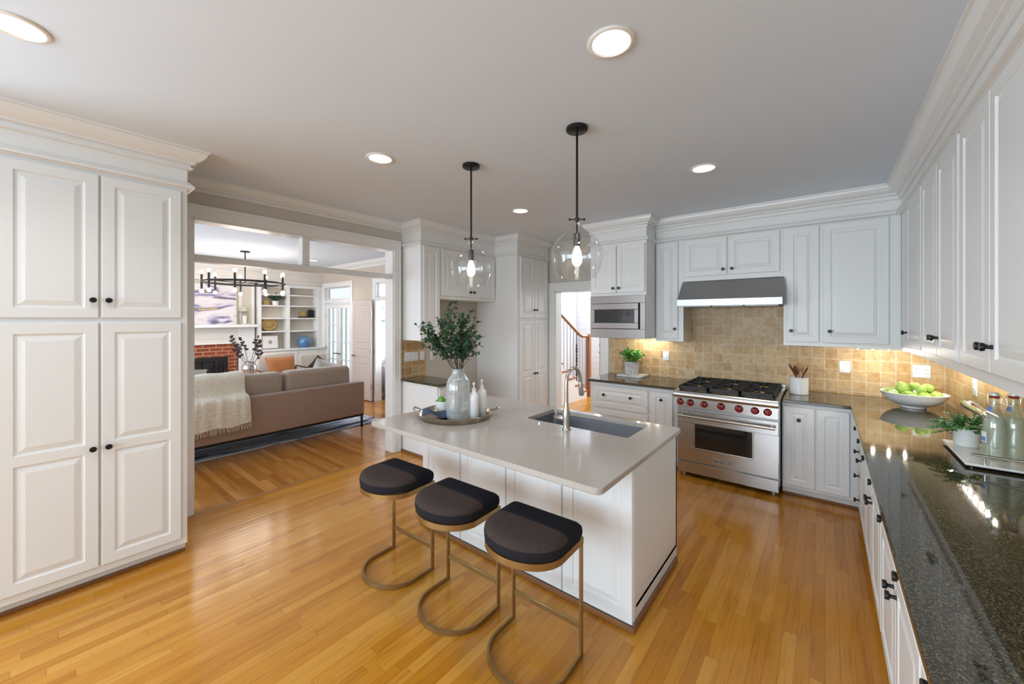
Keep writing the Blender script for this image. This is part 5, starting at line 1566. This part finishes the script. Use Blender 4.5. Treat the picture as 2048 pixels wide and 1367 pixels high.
# chandelier
ch = thing('chandelier', 'black wheel chandelier with glowing globe bulbs in the living room', 'chandelier', (-7.98, 2.43, H))
MB().lathe([(0, 0), (0.075, 0), (0.075, -0.02), (0, -0.022)], seg=24).build('canopy', BLACK, ch, True)
MB().tube([(0, 0, -0.02), (0, 0, -0.56)], 0.010, 8).build('rod', BLACK, ch)
RR = 0.605
MB().tube([(RR * math.cos(i / 48 * 2 * PI), RR * math.sin(i / 48 * 2 * PI), -0.56) for i in range(48)], 0.018, 8, closed=True).build('ring', BLACK, ch, True)
m = MB()
for k in range(4):
    a = k * PI / 2 + 0.3
    m.tube([(0, 0, -0.56), (RR * math.cos(a), RR * math.sin(a), -0.56)], 0.008, 6)
m.build('spokes', BLACK, ch)
arm0 = None
for k in range(9):
    a = 2 * PI * k / 9 + 0.15 - 0.675
    x, y = RR * math.cos(a), RR * math.sin(a)
    ar = MB().tube([(x, y, -0.685), (x, y, -0.44)], 0.017, 10).build('arm', BLACK, ch, True)
    for z in (-0.40, -0.725):
        MB().sphere((x, y, z), 0.030, seg=14, rings=10).build('globe_bulb', BULB2, ar, True)
l = bpy.data.lights.new('chandelier_lamp', 'POINT'); l.energy = 22; l.color = (1, 0.90, 0.80); l.shadow_soft_size = 0.4
o = bpy.data.objects.new('chandelier_lamp', l); COL.objects.link(o); o.location = (-7.98, 2.43, 2.1)

# armchair, coffee table, silver vase with dried stems
ac = thing('armchair', 'cream armchair with thin wooden arms facing the sofa', 'armchair', (-8.25, 3.17, 0.020), 0.15)
bx('seat', CREAM, -0.32, 0.36, -0.34, 0.34, 0.33, 0.47, ac, 0.04, 3)
o = bx('backrest', CREAM, -0.40, -0.26, -0.36, 0.36, 0.44, 0.97, ac, 0.04, 3)
for s in (-1, 1):
    MB().tube([(0.36, s * 0.42, 0.0), (0.34, s * 0.42, 0.62), (0.30, s * 0.42, 0.64), (-0.30, s * 0.42, 0.68), (-0.42, s * 0.40, 0.0)], 0.018, 8).build('arm_frame', WOODDARK, ac, True)
bx('frame', WOODDARK, -0.34, 0.36, -0.42, 0.42, 0.27, 0.33, ac)
pillow('throw_pillow', 'rust orange leather pillow on the cream armchair', (-8.27, 3.13, 0.72), (-0.25, 0, R90 + 0.15), 0.56, 0.42, 0.16, ORANGE)
lv = thing('armchair', 'second cream chair by the bookcase, mostly hidden behind the sofa', 'armchair', (-8.62, 3.99, 0.013), -0.1)
bx('seat', CREAM, -0.32, 0.32, -0.28, 0.28, 0.30, 0.46, lv, 0.04, 3)
bx('backrest', CREAM, -0.38, -0.26, -0.28, 0.28, 0.44, 0.88, lv, 0.04, 3)
for s in (-1, 1):
    for x in (-0.36, 0.28):
        bx('leg', WOODDARK, x - 0.02, x + 0.02, s * 0.24 - 0.02, s * 0.24 + 0.02, 0.0, 0.30, lv)
o = pillow('throw_pillow', 'dark pillow standing on edge in the chair behind the right end of the sofa', (-8.42, 3.92, 0.66), (0.0, 0.7, R90 - 0.2), 0.34, 0.34, 0.14, plain('charcoal_fabric', (0.03, 0.028, 0.032), 0.9))
ct = thing('coffee_table', 'low round coffee table behind the sofa holding the silver vase', 'table', (-7.40, 2.22, 0.016))
MB().lathe([(0, 0.43), (0.48, 0.43), (0.50, 0.44), (0.50, 0.46), (0, 0.462)], seg=40).build('tabletop', CREAM, ct, True)
for k in range(3):
    a = 2 * PI * k / 3
    MB().tube([(0.40 * math.cos(a), 0.40 * math.sin(a), 0.0), (0.34 * math.cos(a), 0.34 * math.sin(a), 0.435)], 0.018, 8).build('leg', WOODDARK, ct)
sv = tag(MB().lathe([(0, 0.0), (0.055, 0.0), (0.065, 0.02), (0.085, 0.20), (0.104, 0.36), (0.106, 0.42), (0.085, 0.465), (0.06, 0.48), (0.064, 0.50), (0.056, 0.50), (0.05, 0.47), (0.095, 0.41), (0.06, 0.03), (0, 0.02)], (-7.35, 2.30, 0.4745), 36).build('silver_vase', SILVER, None, True), 'tall silver vase with dried stems on the coffee table', 'vase')
t = thing('dried_stems', 'dark dried eucalyptus stems standing in the silver vase', 'branches', (-7.35, 2.30, 0.503))
rnd = random.Random(2); sm, lf = MB(), MB()
for a, sp, hh in ((-1.35, 0.30, 0.88), (-1.5, 0.12, 0.85), (1.3, 0.12, 0.86), (1.8, 0.20, 0.80), (1.5, 0.17, 0.62), (-1.9, 0.20, 0.68)):
    e = Vector((math.cos(a) * sp, math.sin(a) * sp, hh)); b = Vector((0, 0, 0))
    md = Vector((math.cos(a) * sp * 0.12, math.sin(a) * sp * 0.12, hh * 0.5))
    pts = [b, md, md.lerp(e, 0.5) + Vector((0, 0, 0.03)), e]
    sm.tube(pts, 0.004, 5)
    for q in range(11):
        u = 0.66 + 0.34 * q / 10; x = u * 3; i = min(int(x), 2); p = pts[i].lerp(pts[i + 1], x - i)
        lf.leaf(p, (rnd.uniform(-1, 1), rnd.uniform(-1, 1), rnd.uniform(-0.2, 0.8)), (1, rnd.uniform(-.6, .6), rnd.uniform(-.6, .6)), 0.062, 0.045)
sm.build('stems', TWIG, t); lf.build('leaves', EUCA, t)

# French doors, transoms, the open panel door
fd = thing('french_doors', 'pair of glazed French doors with transom in the living room corner', 'door', (-8.665, YL + 0.03, 0))


def lite_door(parent, x0, x1, z0, z1, cols, rows, side):
    st, tp, bt = 0.10, 0.11, 0.34
    m = MB()
    m.box(x0, x0 + st, 0, 0.04, z0, z1); m.box(x1 - st, x1, 0, 0.04, z0, z1); m.box(x0 + st, x1 - st, 0, 0.04, z1 - tp, z1); m.box(x0 + st, x1 - st, 0, 0.04, z0, z0 + bt)
    d = m.build('door_leaf', TRIM, parent)
    m = MB(); iw = x1 - x0 - 2 * st; ih = z1 - tp - z0 - bt
    for c in range(1, cols):
        xx = x0 + st + iw * c / cols; m.box(xx - 0.008, xx + 0.008, 0.004, 0.036, z0 + bt, z1 - tp)
    for r in range(1, rows):
        zz = z0 + bt + ih * r / rows; m.box(x0 + st, x1 - st, 0.004, 0.036, zz - 0.009, zz + 0.009)
    m.build('muntins', TRIM, d)
    bx('pane', PANE, x0 + st, x1 - st, 0.018, 0.022, z0 + bt, z1 - tp, d)
    hx = x1 - 0.05 if side > 0 else x0 + 0.05
    m = MB(); m.tube([(hx, 0.0, 0.88), (hx, -0.05, 0.88), (hx - side * 0.10, -0.05, 0.88)], 0.010, 8); m.build('handle', DARKBROWN, d, True)
    for z in (0.35, 1.0, 1.75):
        m = MB(); qx = x0 + 0.006 if side > 0 else x1 - 0.006
        m.box(qx - 0.006, qx + 0.006, -0.006, 0.004, z - 0.05, z + 0.05); m.build('hinge', NICKEL, d)


lite_door(fd, -0.58, -0.003, 0.01, 2.02, 2, 4, 1)
lite_door(fd, 0.003, 0.58, 0.01, 2.02, 2, 4, -1)
m = MB(); m.box(-0.58, 0.58, 0.03, 0.06, 2.105, 2.14); m.box(-0.58, 0.58, 0.03, 0.06, 2.365, 2.39); m.box(-0.58, -0.545, 0.03, 0.06, 2.14, 2.365); m.box(0.545, 0.58, 0.03, 0.06, 2.14, 2.365)
ts = m.build('transom_frame', TRIM, fd)
bx('pane', PANE, -0.545, 0.545, 0.043, 0.047, 2.14, 2.365, ts)
w2 = thing('transom_window', 'glazed transom window above the open den doorway', 'window', (-6.625, YL + 0.03, 2.10))
m = MB(); m.box(-0.475, 0.475, 0.02, 0.05, 0.0, 0.025); m.box(-0.475, 0.475, 0.02, 0.05, 0.275, 0.30); m.box(-0.475, -0.445, 0.021, 0.049, 0.01, 0.29); m.box(0.445, 0.475, 0.021, 0.049, 0.01, 0.29)
m.build('frame', TRIM, w2); bx('pane', PANE, -0.445, 0.445, 0.033, 0.037, 0.025, 0.275, w2)
od2 = thing('panel_door', 'beige panel door standing open flat against the living room wall', 'door', (-7.475, YL - 0.085, 0))
dl = MB().door(-0.35, 0.35, 0.012, 2.05, 0.02, [(0.012, 0.80), (0.80, 1.10), (1.10, 2.05)], 0.10).build('door_leaf', plain('door_beige', (0.60, 0.52, 0.48), 0.4), od2)
bx('door_back', MATS['door_beige'], -0.35, 0.35, 0.0005, 0.02, 0.012, 2.05, od2)
m = MB(); m.tube([(-0.29, -0.02, 0.90), (-0.29, -0.065, 0.90), (-0.18, -0.065, 0.90)], 0.010, 8); m.build('handle', DARKBROWN, od2, True)
for z in (0.3, 1.0, 1.75):
    bx('hinge', STEEL2, 0.350, 0.372, -0.022, -0.002, z - 0.05, z + 0.05, od2)

# den beyond: sofa and art
ds = thing('sofa', 'pale grey sofa in the den seen through the open doorway', 'sofa', (-6.95, 5.83, 0), 0)
bx('seat', GREYFAB, -0.45, 0.6, -0.9, 0.9, 0.12, 0.46, ds, 0.04, 3)
bx('backrest', GREYFAB, -0.5, -0.25, -0.9, 0.9, 0.12, 0.88, ds, 0.06, 3)
bx('arm', GREYFAB, -0.45, 0.6, -1.08, -0.88, 0.12, 0.68, ds, 0.05, 3)
for x in (-0.4, 0.52):
    for y in (-0.98, 0.8):
        bx('leg', DARKBROWN, x - 0.025, x + 0.025, y - 0.025, y + 0.025, 0, 0.12, ds)
pillow('throw_pillow', 'grey pillow on the den sofa', (-6.98, 5.22, 0.70), (0.2, 0.2, R90), 0.45, 0.42, 0.15, plain('mid_grey_fabric', (0.30, 0.30, 0.34), 0.9))
aw = thing('wall_art', 'blue and white streaked art on the den wall', 'picture', (-7.495, 5.53, 1.36))
bx('canvas', M['blue_art'], 0.0, 0.03, -0.85, 0.85, 0.0, 0.62, aw)

# ------------------------------------------------------------------ stair hall
stt = thing('staircase', 'white staircase with oak handrail and iron balusters beyond the hall doorway', 'staircase', (-3.95, 7.2, 0))
STEP, RISE = 0.25, 0.165
ns = 8
for k in range(ns):
    y1 = 0.25 - k * STEP; z = (k + 1) * RISE
    bx('riser_block', STAIRWHITE, -0.95, 0.0, y1 - STEP, y1, 0.0 if k < 1 else z - RISE - 0.02, z - 0.03, stt)
    bx('tread', WOODRAIL, -0.95, 0.03, y1 - STEP, y1 + 0.025, z - 0.03, z, stt, 0.004)
m = MB()
pts = [(0.25, 0.0), (0.25, RISE * 0.9)]
pts += [(0.25 - ns * STEP, RISE * (ns + 0.0)), (0.25 - ns * STEP, 0.0)]
m.prism(pts, 'x', -0.02, 0.012)
m.build('stringer', STAIRWHITE, stt)
slope = RISE / STEP
def zt(y): return (0.25 - y) * slope
m = MB(); ya2, yb2 = 0.30, -1.75
m.tube([(-0.03, ya2 + 0.12, 1.30), (-0.03, 0.12, 1.30), (-0.03, 0.0, 1.34), (-0.03, yb2, 1.34 + (0.0 - yb2) * slope * 0.86)], 0.032, 10)
m.build('handrail', WOODRAIL, stt, True)
bx('newel_post', WOODRAIL, -0.075, 0.015, 0.36, 0.45, 0.0, 1.34, stt, 0.006)
for k in range(16):
    y = 0.26 - k * 0.125
    zt_ = 1.30 if y > 0.06 else 1.34 + (0.0 - y) * slope * 0.86
    ornate = k % 5 == 3
    m = MB(); zb_ = max(0.02, zt(y)); m.tube([(-0.03, y, zb_), (-0.03, y, zt_)], 0.009 if not ornate else 0.008, 6)
    if ornate:
        zc = (zb_ + zt_) / 2
        for dz in (-0.20, 0.0, 0.20):
            m.tube([(-0.03, y + 0.03 * math.sin(i / 12 * 2 * PI), zc + dz + 0.075 * math.cos(i / 12 * 2 * PI)) for i in range(12)], 0.006, 6, closed=True)
        for dz in (-0.30, -0.1, 0.1, 0.3):
            m.sphere((-0.03, y, zc + dz), 0.022, seg=8, rings=6)
    m.build('baluster', BLACK if ornate else plain('baluster_white', (0.42, 0.45, 0.52), 0.5) if 'baluster_white' not in MATS else (BLACK if ornate else MATS['baluster_white']), stt, True)
m = MB(); m.tube([(-3.72, 7.62, 0.0), (-3.72, 7.62, 1.3)], 0.010, 8); m.sphere((-3.72, 7.62, 0.95), 0.022, seg=10, rings=6); m.sphere((-3.72, 7.62, 1.12), 0.02, seg=10, rings=6)
tag(m.build('iron_baluster', BLACK, None, True), 'single dark iron baluster right of the oak newel post', 'baluster')
